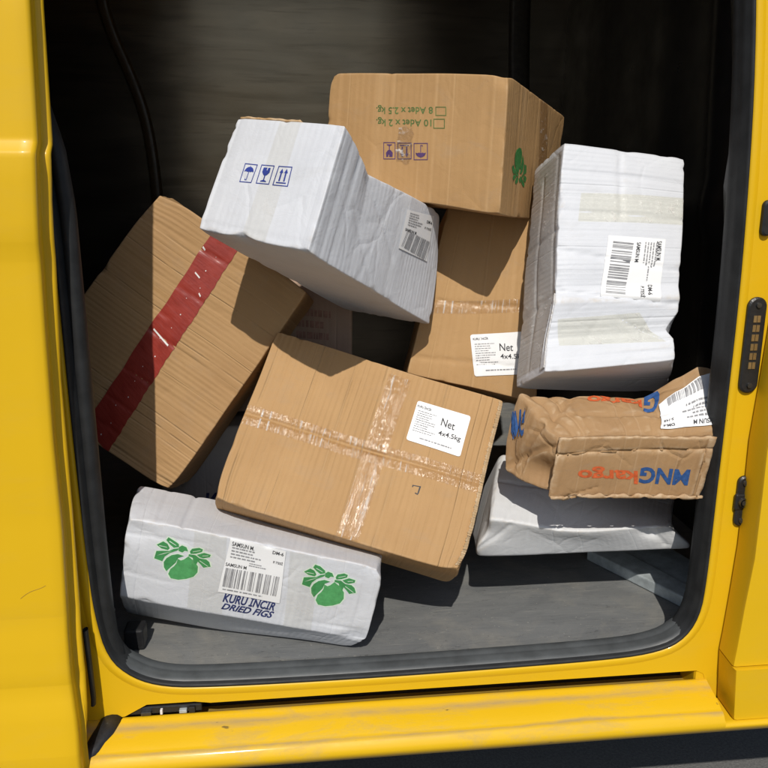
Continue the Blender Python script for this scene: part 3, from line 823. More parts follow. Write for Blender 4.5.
# cargo hold
bm = bmesh.new(); add_box(bm, (-1.7, 0.050, -0.060), (0.93, 1.71, -0.020))
bm_obj('cargo_floor', bm, M['floor'], van)
nx = 48
V, F = [], []
for i in range(nx + 1):
    x = -1.7 + 2.65 * i / nx
    for j, z in enumerate(np.linspace(-0.03, 1.72, 26)):
        V.append((x, 1.55 + 0.062 * x - 0.05 * max(0, z - 0.9) ** 1.5 + 0.003 * math.sin(x * 7 + 1), z))
F = [(i * 26 + j, (i + 1) * 26 + j, (i + 1) * 26 + j + 1, i * 26 + j + 1) for i in range(nx) for j in range(25)]
mesh_obj('lining_panel', V, F, M['ply'], van, smooth=True)
# bowed body pillar showing on the far wall, and more ribs to the right
def rib(pts, w, d, name='wall_rib', mat='trim'):
    fr3 = []
    pts = chaikin(pts + pts[::-1][1:-1], 2)
    pts = pts[: len(pts) // 2 + 1]
    for i, p in enumerate(pts):
        fr3.append(((p[0], 1.548 + 0.062 * p[0] - 0.05 * max(0, p[1] - 0.9) ** 1.5, p[1]), (1, 0, 0), (0, -1, 0)))
    V, F = sweep(fr3, [(-w, -0.01), (-w * 0.8, d * 0.8), (-w * 0.5, d), (w * 0.5, d), (w * 0.8, d * 0.8), (w, -0.01)])
    mesh_obj(name, V, F, M[mat], van, smooth=True)
M['dim'] = mat_plain('dark sheet rib', (0.03, 0.025, 0.019), 0.5, 0.4, var=0.3)
M['rib'] = mat_plain('brown painted pillar', (0.060, 0.036, 0.015), 0.4, 0.4, var=0.2)
rib([(-0.60, 1.74), (-0.585, 1.33), (-0.565, 1.22), (-0.51, 1.08), (-0.475, 0.95), (-0.46, 0.75), (-0.46, 0.4), (-0.46, 0.0)], 0.020, 0.016, mat='rib')
rib([(0.72, 1.74), (0.73, 1.2), (0.75, 0.95), (0.80, 0.7), (0.82, 0.4), (0.82, 0.2), (0.82, 0.1), (0.82, 0.0)], 0.04, 0.012, mat='dim')
# bulkhead behind the driver, moulded black
V, F = [], []
ys = np.linspace(0.04, 1.7, 60); zs = np.linspace(-0.05, 1.73, 40)
for y in ys:
    for z in zs:
        x = 0.90 - 0.012 * math.exp(-((y - 0.85) / 0.10) ** 2) - 0.03 * math.exp(-((y - 0.45 - 0.10 * z) / 0.05) ** 2) * (z > 0.35) - 0.05 * max(0, 0.35 - z) - 0.02 * math.exp(-((z - 0.70) / 0.03) ** 2)
        V.append((x, y, z))
F = [(i * 40 + j, (i + 1) * 40 + j, (i + 1) * 40 + j + 1, i * 40 + j + 1) for i in range(59) for j in range(39)]
mesh_obj('bulkhead', V, F, M['trim'], van, smooth=True)
# inner skin of the body, rear doors, roof
def plain_panel(name, lo, hi, mat='trim'):
    b = bmesh.new(); add_box(b, lo, hi); return bm_obj(name, b, M[mat], van, bevel=0.004)
plain_panel('rear_door_lining', (-1.72, 0.0, -0.05), (-1.69, 1.7, 1.74))
plain_panel('inner_side_lining', (-1.7, 0.078, -0.02), (-0.365, 0.10, 1.70))
plain_panel('roof', (-1.75, 0.13, 1.72), (1.6, 1.76, 1.75), 'paint')
plain_panel('far_side_body', (-1.75, 1.72, -0.2), (1.0, 1.75, 1.74), 'paint')
plain_panel('underbody', (-1.7, 0.05, -0.20), (1.5, 1.7, -0.061), 'plastic')
# moulded pillar cover inside the opening on the right
V, F = [], []
for z in np.linspace(-0.018, 1.66, 36):
    x0 = float(np.interp(z, [-0.02, 0.05, 0.12, 0.6, 0.75, 0.92, 1.12, 1.30, 1.66], [0.63, 0.655, 0.661, 0.661, 0.655, 0.641, 0.621, 0.598, 0.55]))
    y0 = tumble(z)
    bulge = 0.012 * math.exp(-((z - 0.74) / 0.06) ** 2)
    V += [(x0 + 0.012, y0 + 0.040, z), (x0 + 0.004, y0 + 0.048, z), (x0 + 0.012 - bulge, y0 + 0.075, z), (x0 + 0.050 - bulge, y0 + 0.100, z), (x0 + 0.12, y0 + 0.118, z), (0.92, y0 + 0.13, z)]
F = [(i * 6 + j, i * 6 + j + 1, (i + 1) * 6 + j + 1, (i + 1) * 6 + j) for i in range(35) for j in range(5)]
mesh_obj('pillar_cover', V, F, M['trim'], van, smooth=True)
bm = bmesh.new(); add_box(bm, (-0.318, 0.10, -0.018), (-0.285, 0.135, 0.020)); bm_obj('floor_lug', bm, M['plastic'], van, bevel=0.004)
screw(van, -0.325, 0.075, 0.075, 0.005)

# ---- galvanised bracket lying on the hold floor
br = empty('metal_bracket', (0.70, 0.22, -0.02), 'galvanised steel angle bracket lying on the cargo floor at the right corner', 'bracket')
bm = bmesh.new()
def prism(bm, top, z0, z1s):
    lo = [bm.verts.new((x, y, z0)) for x, y in top]; hi = [bm.verts.new((x, y, z)) for (x, y), z in zip(top, z1s)]
    n = len(top)
    bm.faces.new(lo[::-1]); bm.faces.new(hi)
    for i in range(n): bm.faces.new((lo[i], lo[(i + 1) % n], hi[(i + 1) % n], hi[i]))
prism(bm, [(0.585, 0.345), (0.694, 0.135), (0.722, 0.165), (0.64, 0.36)], -0.019, (0.004, 0.004, 0.010, 0.010))
bm_obj('channel', bm, M['metal'], br, bevel=0.0025)
bm = bmesh.new()
prism(bm, [(0.642, 0.361), (0.724, 0.166), (0.775, 0.23), (0.73, 0.40)], -0.017, (0.006, 0.006, 0.016, 0.016))
bm_obj('top_plate', bm, M['metal'], br, bevel=0.0015)

# ================================================================ THE PARCELS
GROUP = 'parcels piled in the open side door of the van'
BX, UV = {}, {}
BX['A']=dict(FTL=(0.0590,0.3638,0.9460),FTR=(0.3371,0.1954,0.9250),FBL=(0.0408,0.3611,0.7387),FBR=(0.3286,0.1876,0.7015),BTL=(0.2798,0.7276,0.9149),BTR=(0.5579,0.5592,0.8939),BBL=(0.2520,0.7277,0.7147),BBR=(0.5399,0.5542,0.6775))
BX['B']=dict(FTL=(0.2835,0.4000,0.7199),FTR=(0.4690,0.3850,0.7161),FBL=(0.1928,0.3150,0.4057),FBR=(0.4425,0.2900,0.3461),BTL=(0.2993,0.6106,0.6584),BTR=(0.4847,0.5956,0.6546),BBL=(0.2086,0.5256,0.3442),BBR=(0.4582,0.5006,0.2845))
BX['C']=dict(FTL=(-0.0960,0.1633,0.8523),FTR=(0.0656,0.0347,0.8303),FBL=(-0.1588,0.1187,0.6841),FBR=(0.0080,-0.0108,0.6606),BTL=(0.1150,0.4000,0.7019),BTR=(0.2666,0.3370,0.6919),BBL=(0.0785,0.3600,0.5236),BBR=(0.2309,0.2856,0.5025))
BX['D']=dict(FTL=(-0.2460,0.3300,0.7473),FTR=(0.0067,0.2850,0.5647),FBL=(-0.5250,0.3200,0.3922),FBR=(-0.2553,0.2500,0.2046),BTL=(-0.2294,0.4949,0.7096),BTR=(0.0233,0.4499,0.5270),BBL=(-0.5084,0.4849,0.3545),BBR=(-0.2387,0.4149,0.1669))
BX['E']=dict(FTL=(-0.0485,0.2732,0.5005),FTR=(0.3531,0.2013,0.3786),FBL=(-0.1591,0.1018,0.2517),FBR=(0.2475,0.0298,0.1319),BTL=(-0.0541,0.3831,0.4268),BTR=(0.3501,0.3107,0.3042),BBL=(-0.1609,0.2117,0.1795),BBR=(0.2444,0.1391,0.0568))
BX['F']=dict(FTL=(-0.2856,0.0579,0.2484),FTR=(0.1166,0.0092,0.1605),FBL=(-0.3139,0.0841,0.0928),FBR=(0.0910,0.0374,0.0138),BTL=(-0.2942,0.2000,0.2433),BTR=(0.1408,0.2400,0.1100),BBL=(-0.3386,0.2185,-0.0120),BBR=(0.0643,0.0690,-0.0140))
BX['G']=dict(FTL=(0.4389,0.2036,0.8214),FTR=(0.6487,0.1924,0.7978),FBL=(0.3807,0.0728,0.4592),FBR=(0.6019,0.0701,0.4745),BTL=(0.4376,0.3570,0.7805),BTR=(0.6474,0.3458,0.7569),BBL=(0.3797,0.2199,0.3935),BBR=(0.6566,0.2099,0.3810))
BX['H']=dict(FTL=(0.3914,0.0150,0.3693),FTR=(0.6540,0.0150,0.3655),FBL=(0.3838,0.0250,0.2684),FBR=(0.6430,0.0300,0.2554),BTL=(0.3441,0.1000,0.4096),BTR=(0.6962,0.1000,0.4068),BBL=(0.3287,0.1000,0.2839),BBR=(0.6380,0.2000,0.2554))
BX['I']=dict(FTL=(0.3018,0.0850,0.2060),FTR=(0.6390,0.1000,0.1648),FBL=(0.2976,0.1300,0.1117),FBR=(0.6938,0.1300,0.1049),BTL=(0.3733,0.2900,0.2491),BTR=(0.7463,0.3000,0.1505),BBL=(0.3176,0.3300,0.0817),BBR=(0.7138,0.3300,0.0749))
UV['A8']=[[0.615,0.704],[0.295,0.684],[0.292,0.754],[0.611,0.77]]
UV['A8s']=[[0.687,0.693],[0.629,0.69],[0.626,0.756],[0.683,0.759]]
UV['A10']=[[0.611,0.61],[0.3,0.59],[0.296,0.661],[0.608,0.677]]
UV['A10s']=[[0.683,0.599],[0.622,0.595],[0.619,0.667],[0.68,0.671]]
UV['Ai1']=[[0.603,0.357],[0.525,0.348],[0.519,0.478],[0.597,0.485]]
UV['Ai2']=[[0.513,0.354],[0.434,0.344],[0.428,0.472],[0.507,0.48]]
UV['Ai3']=[[0.422,0.343],[0.353,0.334],[0.347,0.468],[0.416,0.475]]
UV['Afig']=[[0.413,0.254],[0.152,0.207],[0.092,0.515],[0.336,0.569]]
UV['Atape']=[[0.514,0.992],[0.641,1.009],[0.829,0.104],[0.626,0.063]]
UV['Apatch']=[[0.428,0.592],[0.507,0.599],[0.509,0.322],[0.434,0.329]]
UV['Ci1']=[[0.232,0.617],[0.354,0.618],[0.346,0.459],[0.235,0.453]]
UV['Ci2']=[[0.387,0.622],[0.508,0.626],[0.506,0.467],[0.387,0.461]]
UV['Ci3']=[[0.544,0.627],[0.666,0.632],[0.672,0.472],[0.536,0.466]]
UV['Clab']=[[0.578,0.843],[0.847,0.933],[0.86,0.507],[0.572,0.461]]
UV['Cbar']=[[0.612,0.654],[0.868,0.688],[0.843,0.505],[0.588,0.49]]
UV['Ctape']=[[0.435,1.015],[0.626,1.012],[0.623,0.005],[0.409,0.001]]
UV['Flab']=[[0.406,1.002],[0.619,0.974],[0.627,0.294],[0.385,0.296]]
UV['Fbar']=[[0.403,0.627],[0.613,0.633],[0.61,0.377],[0.399,0.377]]
UV['Fkuru']=[[0.407,0.239],[0.613,0.252],[0.611,0.177],[0.406,0.173]]
UV['Fdried']=[[0.409,0.161],[0.615,0.17],[0.61,0.074],[0.404,0.079]]
UV['Fsam']=[[0.415,0.965],[0.499,0.952],[0.498,0.902],[0.414,0.915]]
UV['Fdm']=[[0.569,0.954],[0.612,0.951],[0.612,0.908],[0.569,0.911]]
UV['Fsam2']=[[0.4,0.696],[0.48,0.69],[0.48,0.646],[0.4,0.652]]
UV['Fic']=[[0.575,0.769],[0.61,0.767],[0.611,0.665],[0.576,0.668]]
UV['Ffig1']=[[0.119,0.862],[0.355,0.878],[0.344,0.382],[0.112,0.319]]
UV['Ffig2']=[[0.692,0.884],[0.912,0.914],[0.919,0.37],[0.696,0.338]]
UV['Ftape1']=[[0.268,1.028],[0.391,1.035],[0.411,0.016],[0.273,0.028]]
UV['Ftape2']=[[0.634,0.984],[0.742,0.993],[0.776,0.003],[0.662,0.003]]
UV['Elab']=[[0.652,0.841],[0.883,0.847],[0.882,0.6],[0.651,0.603]]
UV['Enet']=[[0.771,0.786],[0.83,0.781],[0.83,0.735],[0.771,0.74]]
UV['Ekg']=[[0.771,0.71],[0.866,0.715],[0.867,0.676],[0.771,0.674]]
UV['Ehead']=[[0.658,0.822],[0.718,0.821],[0.718,0.802],[0.657,0.804]]
UV['Eh']=[[-0.003,0.533],[0.985,0.541],[0.991,0.434],[0.003,0.423]]
UV['Ev']=[[0.504,0.951],[0.601,0.95],[0.581,-0.013],[0.494,-0.016]]
UV['Blab']=[[0.423,0.28],[0.899,0.353],[0.903,0.133],[0.499,0.06]]
UV['Bnet']=[[0.667,0.262],[0.781,0.275],[0.786,0.237],[0.677,0.223]]
UV['Bkg']=[[0.683,0.208],[0.877,0.235],[0.88,0.202],[0.693,0.175]]
UV['Btape']=[[0.041,0.431],[0.945,0.52],[0.942,0.454],[0.05,0.357]]
UV['Glab']=[[0.411,0.593],[0.863,0.58],[0.853,0.282],[0.392,0.317]]
UV['Gbar']=[[0.451,0.575],[0.612,0.566],[0.58,0.32],[0.429,0.333]]
UV['Gsam']=[[0.834,0.57],[0.835,0.473],[0.796,0.473],[0.794,0.569]]
UV['Gsam2']=[[0.668,0.562],[0.662,0.472],[0.631,0.472],[0.636,0.562]]
UV['Gdm']=[[0.791,0.363],[0.788,0.311],[0.753,0.312],[0.755,0.364]]
UV['Gt1']=[[0.171,0.779],[1.0,0.792],[1.003,0.657],[0.166,0.653]]
UV['Gt2']=[[0.061,0.227],[0.702,0.238],[0.946,0.098],[0.109,0.114]]
UV['Gleft']=[[0.156,0.888],[0.668,0.918],[0.756,0.199],[-0.036,0.199]]
UV['Hmng']=[[0.909,0.203],[0.562,0.223],[0.537,0.494],[0.879,0.47]]
UV['Hkar']=[[0.557,0.206],[0.161,0.279],[0.144,0.52],[0.531,0.494]]
UV['Htop1']=[[0.584,0.667],[0.296,0.722],[0.338,1.017],[0.609,0.96]]
UV['Htop2']=[[0.811,0.438],[0.575,0.511],[0.616,0.987],[0.83,0.909]]
UV['Hlab']=[[1.024,0.293],[0.664,0.024],[0.711,0.895],[0.901,1.402]]
UV['Hbar']=[[0.923,0.954],[0.78,0.834],[0.785,0.941],[0.898,1.26]]
UV['Hleft']=[[0.173,0.479],[0.47,0.676],[0.326,0.956],[-0.018,0.732]]
UV['Dtape']=[[0.373,1.003],[0.543,1.003],[0.608,-0.011],[0.422,0.048]]


def parcel(key, name, label, cat, mat, **kw):
    c = Carton(BX[key], **kw)
    base = np.array(list(BX[key].values())); lo = base.min(0)
    root = empty(name, (float(base[:, 0].mean()), float(base[:, 1].mean()), float(lo[2])), label, cat, GROUP)
    c.body(M[mat], root)
    return c, root

def glass_icon(ink, q):
    ink.frame(q, 0.055, 0.045)
    ink.poly(q, [(0.24, 0.86), (0.22, 0.62), (0.36, 0.48), (0.46, 0.44), (0.46, 0.20), (0.54, 0.20), (0.54, 0.44), (0.64, 0.48), (0.78, 0.62), (0.76, 0.86), (0.60, 0.86), (0.56, 0.70), (0.50, 0.76), (0.53, 0.86)])
    ink.poly(q, [(0.28, 0.12), (0.72, 0.12), (0.72, 0.16), (0.54, 0.22), (0.46, 0.22), (0.28, 0.16)])
def umbrella_icon(ink, q):
    ink.frame(q, 0.055, 0.045)
    a = np.linspace(0, math.pi, 15)
    ink.poly(q, [(0.5 + 0.36 * math.cos(t), 0.56 + 0.28 * math.sin(t)) for t in a] + [(0.26, 0.60), (0.38, 0.56), (0.5, 0.60), (0.62, 0.56), (0.74, 0.60)])
    ink.rect(q, 0.475, 0.525, 0.16, 0.60); ink.rect(q, 0.36, 0.525, 0.12, 0.16); ink.rect(q, 0.36, 0.40, 0.16, 0.22)
    ink.rect(q, 0.485, 0.515, 0.84, 0.90)
def arrows_icon(ink, q):
    ink.frame(q, 0.055, 0.045)
    for x in (0.34, 0.66):
        ink.poly(q, [(x - 0.05, 0.24), (x + 0.05, 0.24), (x + 0.05, 0.66), (x + 0.13, 0.66), (x, 0.88), (x - 0.13, 0.66), (x - 0.05, 0.66)])
    ink.rect(q, 0.18, 0.82, 0.13, 0.19)

# printed fig with its leaves, drawn in a 0..1 box
_f = lambda pts: [((x - 125) / 535.0, (512 - y) / 400.0) for x, y in pts]
FIG_BODY = _f([(345, 345), (350, 300), (380, 312), (405, 298), (440, 262), (500, 300), (540, 350), (547, 410), (520, 460), (460, 490), (390, 507), (320, 500), (290, 460), (300, 410), (330, 375)])
FIG_BACK = _f([(345, 255), (400, 265), (352, 292), (338, 340), (300, 390), (268, 435), (240, 400), (230, 350), (250, 310), (290, 275)])
FIG_LEAVES = [_f(p) for p in (
    [(225, 150), (240, 120), (290, 130), (340, 165), (345, 190), (300, 205), (260, 180)], [(145, 205), (200, 165), (240, 180), (265, 215), (250, 235), (190, 230)],
    [(140, 330), (150, 260), (200, 250), (265, 240), (300, 215), (345, 200), (340, 220), (270, 260), (230, 300), (215, 345)],
    [(345, 190), (370, 170), (410, 180), (430, 215), (400, 215), (380, 235), (345, 225)],
    [(445, 215), (460, 185), (520, 165), (555, 175), (550, 200), (500, 225), (455, 235)], [(510, 235), (570, 205), (630, 215), (625, 240), (570, 260), (540, 255)],
    [(440, 240), (500, 240), (540, 265), (600, 268), (630, 290), (650, 335), (590, 355), (560, 325), (530, 300), (520, 340), (490, 300), (480, 270), (440, 260)])]
FIG_VEINS = [_f(p) for p in ([(160, 300), (215, 270), (290, 240), (216, 276)], [(255, 150), (320, 178), (318, 182), (253, 156)], [(170, 205), (240, 208), (240, 212), (170, 211)], [(470, 210), (535, 186), (537, 190), (472, 214)], [(560, 235), (610, 225), (611, 229), (561, 240)], [(545, 285), (630, 335), (626, 338), (543, 290)])]
def grow(pts, d):
    c = np.mean(pts, 0); return [tuple(c + (np.array(p) - c) * (1 + d / max(0.02, np.linalg.norm(np.array(p) - c)))) for p in pts]
def fig_print(box, face, q, parent, body_mat, dark_mat, halo=True, name='printed_fig'):
    a = Ink(box, face, 0.0006)
    a.poly(q, FIG_BODY)
    fig = a.build(name, M[body_mat], parent)
    b = Ink(box, face, 0.0006)
    for p in [FIG_BACK] + FIG_LEAVES: b.poly(q, p)
    b.build('printed_leaves', M[dark_mat], fig)
    if halo:
        h = Ink(box, face, 0.0003)
        for p in [FIG_BODY, FIG_BACK] + FIG_LEAVES: h.poly(q, grow(p, 0.028))
        h.build('pale_outline', M['halo'], fig)
        for p in FIG_VEINS:
            w = Ink(box, face, 0.0008); w.poly(q, p); w.build('leaf_vein', M['halo'], fig)

# ---- brown carton on top of the pile, printed upside down
c, r_ = parcel('A', 'cardboard_box', 'brown cardboard box on top of the pile with upside-down green weight print', 'cardboard box', 'brown_a', seed=11, amp=0.0008, r=0.0022,
               dents=[((0.985, 1.0, 0.0), (0.018, 0.014, 0.02), (-0.002, -0.003, 0.004)), ((0.0, 1.0, 0.0), (0.014, 0.02, 0.02), (0.003, -0.001, 0.001)), ((0.55, 0.0, 0.0), (0.15, 0.02, 0.05), (0, 0.006, 0.0))],
               creases=[((0.89, 0, 0), (0.9, 1, 0), 0.003, (0, 0, 0.0022)), ((0.09, 0, 0), (0.085, 1, 0), 0.003, (0, 0, 0.0021)), ((1, 0, 0.17), (1, 1, 0.19), 0.003, (-0.0015, 0, 0)), ((1, 0, 0.5), (1, 1, 0.5), 0.002, (-0.003, 0, 0))])
for q, qs, s in ((UV['A8'], UV['A8s'], '8 Adet x 2.5 kg.'), (UV['A10'], UV['A10s'], '10 Adet x 2 kg.')):
    write(c, 'front', 0.0005, q, s, 'ink_olive', r_, 0.012, 0.0, 'printed_weight')
    k = Ink(c, 'front', 0.0005); k.frame(qs, 0.07, 0.08); k.build('tick_box', M['ink_olive'], r_)
k = Ink(c, 'front', 0.0005)
for fn, q, nm in ((umbrella_icon, 'Ai1', 'umbrella_symbol'), (arrows_icon, 'Ai2', 'arrows_symbol'), (glass_icon, 'Ai3', 'glass_symbol')):
    k = Ink(c, 'front', 0.0005); fn(k, UV[q]); k.build(nm, M['ink_violet'], r_)
fig_print(c, 'right', UV['Afig'], r_, 'ink_leaf', 'ink_leaf', False)
sheet('packing_tape', c, 'front', UV['Apatch'], 0.0009, M['tape_patch'], r_, ragged=0.002)
sheet('packing_tape', c, 'right', UV['Atape'], 0.0009, M['tape_side'], r_)

# ---- brown carton half hidden behind
c, r_ = parcel('B', 'cardboard_box', 'brown cardboard box wedged under the top box, its Net 4x4.5kg label partly covered', 'cardboard box', 'brown_b', seed=12, amp=0.0008, r=0.0025,
               creases=[((0, 0.43, 0), (1, 0.475, 0), 0.002, (0, 0, 0.003)), ((0, 0.10, 0), (1, 0.17, 0), 0.003, (0, 0, 0.003)), ((0.30, 0, 0), (0.28, 1, 0), 0.002, (0, 0, 0.0015)), ((0.52, 0, 0), (0.50, 1, 0), 0.002, (0, 0, 0.0015))])
def net_label(c, r_, ql, qn, qk, qh):
    lab = sheet('shipping_label', c, 'front', ql, 0.0014, M['label'], r_, round_r=0.004)
    for q, s, bo in ((qn, 'Net', 0.008), (qk, '4x4.5kg', 0.012), (qh, 'KURU İNCİR', 0.02)): write(c, 'front', 0.0019, q, s, 'ink_black', lab, bo)
    small_print(c, 'front', 0.0019, sub_quad(ql, 0.06, 0.47, 0.22, 0.77), 10, 5, lab, 0.35); small_print(c, 'front', 0.0019, sub_quad(ql, 0.22, 0.86, 0.10, 0.14), 1, 8, lab, 0.7, (0.9, 1.0))
net_label(c, r_, UV['Blab'], UV['Bnet'], UV['Bkg'], sub_quad(UV['Blab'], 0.04, 0.30, 0.86, 0.93))
sheet('packing_tape', c, 'front', UV['Btape'], 0.0009, M['tape'], r_)

# ---- white carton with blue handling symbols
c, r_ = parcel('C', 'cardboard_box', 'white cardboard box with three blue handling symbols on its raised end', 'cardboard box', 'white_c', seed=13, amp=0.0010, r=0.0022,
               kinks=[(2, [(0, 0), (0.10, -0.011), (0.22, -0.030), (0.26, -0.032), (0.45, -0.021), (0.84, -0.004), (1, -0.003)], (0.05, 1, 0), [(1, 3), (0, 2)]), (2, [(0, 0), (0.20, 0), (0.27, -0.006), (0.6, 0.004), (1, 0.002)], (1, 0, 0), [(1, 1), (0, 3)]), (2, [(0, 0), (0.9, 0), (0.96, -0.007), (1, -0.022)], (1, 0, 0), [(1, 4), (0, 3)])],
               dents=[((0.42, 0.0, 0.0), (0.02, 0.012, 0.02), (0, 0.005, 0)), ((0.72, 0.3, 0.0), (0.05, 0.05, 0.04), (0, 0, 0.003))],
               creases=[((1, 0.0, 0.33), (1, 1, 0.47), 0.002, (-0.0018, 0, 0)), ((1, 0.55, 0.20), (1, 0.05, 0.42), 0.003, (-0.002, 0, 0)), ((1, 0.9, 0.24), (1, 0.35, 0.55), 0.003, (-0.0025, 0, 0)), ((0.06, 0, 0), (0.05, 1, 0), 0.003, (0, 0, 0.0015)), ((0, 0.06, 0), (1, 0.05, 0), 0.003, (0, 0, 0.0012)), ((1, 0, 0.14), (1, 1, 0.15), 0.002, (-0.0025, 0, 0)), ((0.92, 0, 0), (0.92, 1, 0), 0.002, (0, 0, 0.0015)), ((1, 0, 0.07), (1, 1, 0.08), 0.002, (-0.002, 0, 0))])
k = Ink(c, 'front', 0.0005)
for fn, q, nm in ((umbrella_icon, 'Ci1', 'umbrella_symbol'), (glass_icon, 'Ci2', 'glass_symbol'), (arrows_icon, 'Ci3', 'arrows_symbol')):
    k = Ink(c, 'front', 0.0005); fn(k, UV[q]); k.build(nm, M['ink_blue'], r_)
sheet('torn_flap', c, 'top', [(0.02, 0.07), (0.60, 0.05), (0.60, 0.01), (0.02, 0.01)], 0.0045, M['brown_b'], r_, ragged=0.0008, thick=0.003)
sheet('packing_tape', c, 'front', UV['Ctape'], 0.0009, M['tape_soft'], r_)
lab = sheet('shipping_label', c, 'right', UV['Clab'], 0.0014, M['label'], r_)
k = Ink(c, 'right', 0.0019); k.bars(UV['Cbar'], 31); k.build('barcode', M['ink_grey'], lab)
q = UV['Clab']
write(c, 'right', 0.0019, sub_quad(q, 0.06, 0.44, 0.46, 0.53), 'SAMSUN M', 'ink_black', lab, 0.02); write(c, 'right', 0.0019, sub_quad(q, 0.74, 0.96, 0.80, 0.87), 'DM-6', 'ink_black', lab, 0.02); write(c, 'right', 0.0019, sub_quad(q, 0.70, 0.96, 0.66, 0.72), 'P.TESİ', 'ink_black', lab, 0.02)
small_print(c, 'right', 0.0019, sub_quad(q, 0.10, 0.62, 0.58, 0.94), 6, 21, lab)

# ---- brown carton with the red tape
c, r_ = parcel('D', 'cardboard_box', 'tilted brown cardboard box with a wide red tape band', 'cardboard box', 'brown_d', seed=14, amp=0.0012, r=0.0028,
               dents=[((0.0, 1.0, 0.0), (0.04, 0.05, 0.05), (0.004, -0.010, 0.004)), ((0.3, 0.55, 0), (0.12, 0.2, 0.05), (0, 0, -0.003)), ((1.0, 0.0, 0.0), (0.03, 0.03, 0.03), (-0.003, 0.004, 0.002))],
               creases=[((0.0, 0.88, 0), (1, 0.93, 0), 0.0022, (0, 0, 0.0025)), ((0, 0.72, 0), (1, 0.74, 0), 0.002, (0, 0, 0.002)), ((0.4, 0.52, 0), (1, 0.50, 0), 0.002, (0, 0, 0.0028)), ((0.0, 0.60, 0), (0.45, 0.60, 0), 0.002, (0, 0, 0.002)), ((0.4, 0.33, 0), (1, 0.35, 0), 0.002, (0, 0, 0.002)), ((0.3, 0.20, 0), (1, 0.19, 0), 0.002, (0, 0, 0.0028)), ((0.3, 0.09, 0), (1, 0.08, 0), 0.0025, (0, 0, 0.002)), ((0.62, 0.5, 0), (0.85, 0.32, 0), 0.002, (0, 0, 0.0015))])
tp = sheet('red_tape', c, 'front', UV['Dtape'], 0.0009, M['red_tape'], r_, ragged=0.0006)
for i in range(15):
    t = 0.03 + i * 0.067
    a = np.linspace(0, 6.283, 9)[:-1]; rr = 0.012 if i % 3 else 0.018
    k = Ink(c, 'front', 0.0013); k.poly(UV['Dtape'], [(0.55 + 0.10 * math.sin(i * 2.4) + rr * math.cos(b), t + rr * 0.16 * math.sin(b)) for b in a]); k.build('white_speck', M['torn'], tp)
for s0, s1, t, h in ((0.24, 0.46, 0.80, 0.006), (0.14, 0.80, 0.505, 0.007), (0.0, 0.12, 0.90, 0.008), (0.70, 0.80, 0.745, 0.006), (0.02, 0.16, 0.97, 0.01)):
    k = Ink(c, 'front', 0.0013); k.poly(UV['Dtape'], [(s0, t), (s1, t - 0.006), (s1, t + h - 0.006), (s0, t + h)]); k.build('torn_speck', M['torn'], tp)
sheet('packing_tape', c, 'front', [(0.14, 0.69), (0.46, 0.68), (0.46, 0.655), (0.14, 0.66)], 0.0009, M['tape_soft'], r_)

# ---- large brown carton in the middle
c, r_ = parcel('E', 'cardboard_box', 'large brown cardboard box in front of the pile with crossed clear tape', 'cardboard box', 'brown_e', seed=15, amp=0.0012, r=0.0028,
               dents=[((0.5, 1.0, 0.0), (0.12, 0.02, 0.05), (0, -0.003, 0.002)), ((0.0, 0.0, 0.0), (0.03, 0.03, 0.03), (0.004, 0.003, 0.0)), ((1.0, 0.0, 0.0), (0.03, 0.03, 0.03), (-0.006, 0.004, 0.0)), ((0.25, 0.3, 0), (0.10, 0.1, 0.05), (0, 0, -0.003)), ((0.75, 0.25, 0), (0.10, 0.1, 0.05), (0, 0, -0.004))],
               creases=[((0, 0.485, 0), (1, 0.49, 0), 0.0013, (0, 0, 0.005)), ((0.1, 1, 0), (0.06, 0, 0), 0.002, (0, 0, 0.0018)), ((0.23, 0.95, 0), (0.18, 0, 0), 0.002, (0, 0, 0.0018)), ((0.36, 0.95, 0), (0.33, 0, 0), 0.002, (0, 0, 0.002)), ((0.72, 0.45, 0), (0.69, 0, 0), 0.002, (0, 0, 0.002)), ((0.93, 1, 0), (0.92, 0, 0), 0.0025, (0, 0, 0.0018)), ((0.84, 0.45, 0), (0.81, 0, 0), 0.002, (0, 0, 0.0018)), ((0.30, 0.9, 0), (0.42, 0.62, 0), 0.002, (0, 0, 0.001)), ((0, 0.0, 0.5), (0, 1, 0.5), 0.002, (0.002, 0, 0))])
sheet('packing_tape', c, 'front', UV['Eh'], 0.0009, M['tape'], r_, step=0.003)
sheet('packing_tape', c, 'front', UV['Ev'], 0.0012, M['tape_v'], r_, step=0.003)
sheet('corrugated_edge', c, 'front', [(0.982, 0.985), (1.0, 0.985), (1.0, 0.02), (0.982, 0.02)], 0.0022, M['brown_edge'], r_, step=0.0016, ragged=0.0008, thick=0.003, freq=(500, 1000))
sheet('corrugated_edge', c, 'left', [(0.62, 0.97), (0.70, 0.97), (0.70, 0.05), (0.62, 0.05)], 0.0012, M['brown_edge'], r_, step=0.0016, ragged=0.0008, thick=0.002, freq=(500, 1000))
net_label(c, r_, UV['Elab'], UV['Enet'], UV['Ekg'], UV['Ehead'])
k = Ink(c, 'front', 0.0005)
for s, t in ((0.725, 0.375),):
    for p in ([(s, t), (s + 0.034, t + 0.004), (s + 0.034, t - 0.001), (s, t - 0.005)], [(s + 0.028, t), (s + 0.034, t), (s + 0.032, t - 0.040), (s + 0.027, t - 0.040)], [(s + 0.018, t - 0.036), (s + 0.03, t - 0.040), (s + 0.03, t - 0.046), (s + 0.017, t - 0.042)], [(s + 0.001, t), (s + 0.005, t), (s + 0.004, t - 0.012), (s + 0.0, t - 0.012)]):
        k.poly([(0, 1), (1, 1), (1, 0), (0, 0)], p)
k.build('pen_mark', M['ink_black'], r_)

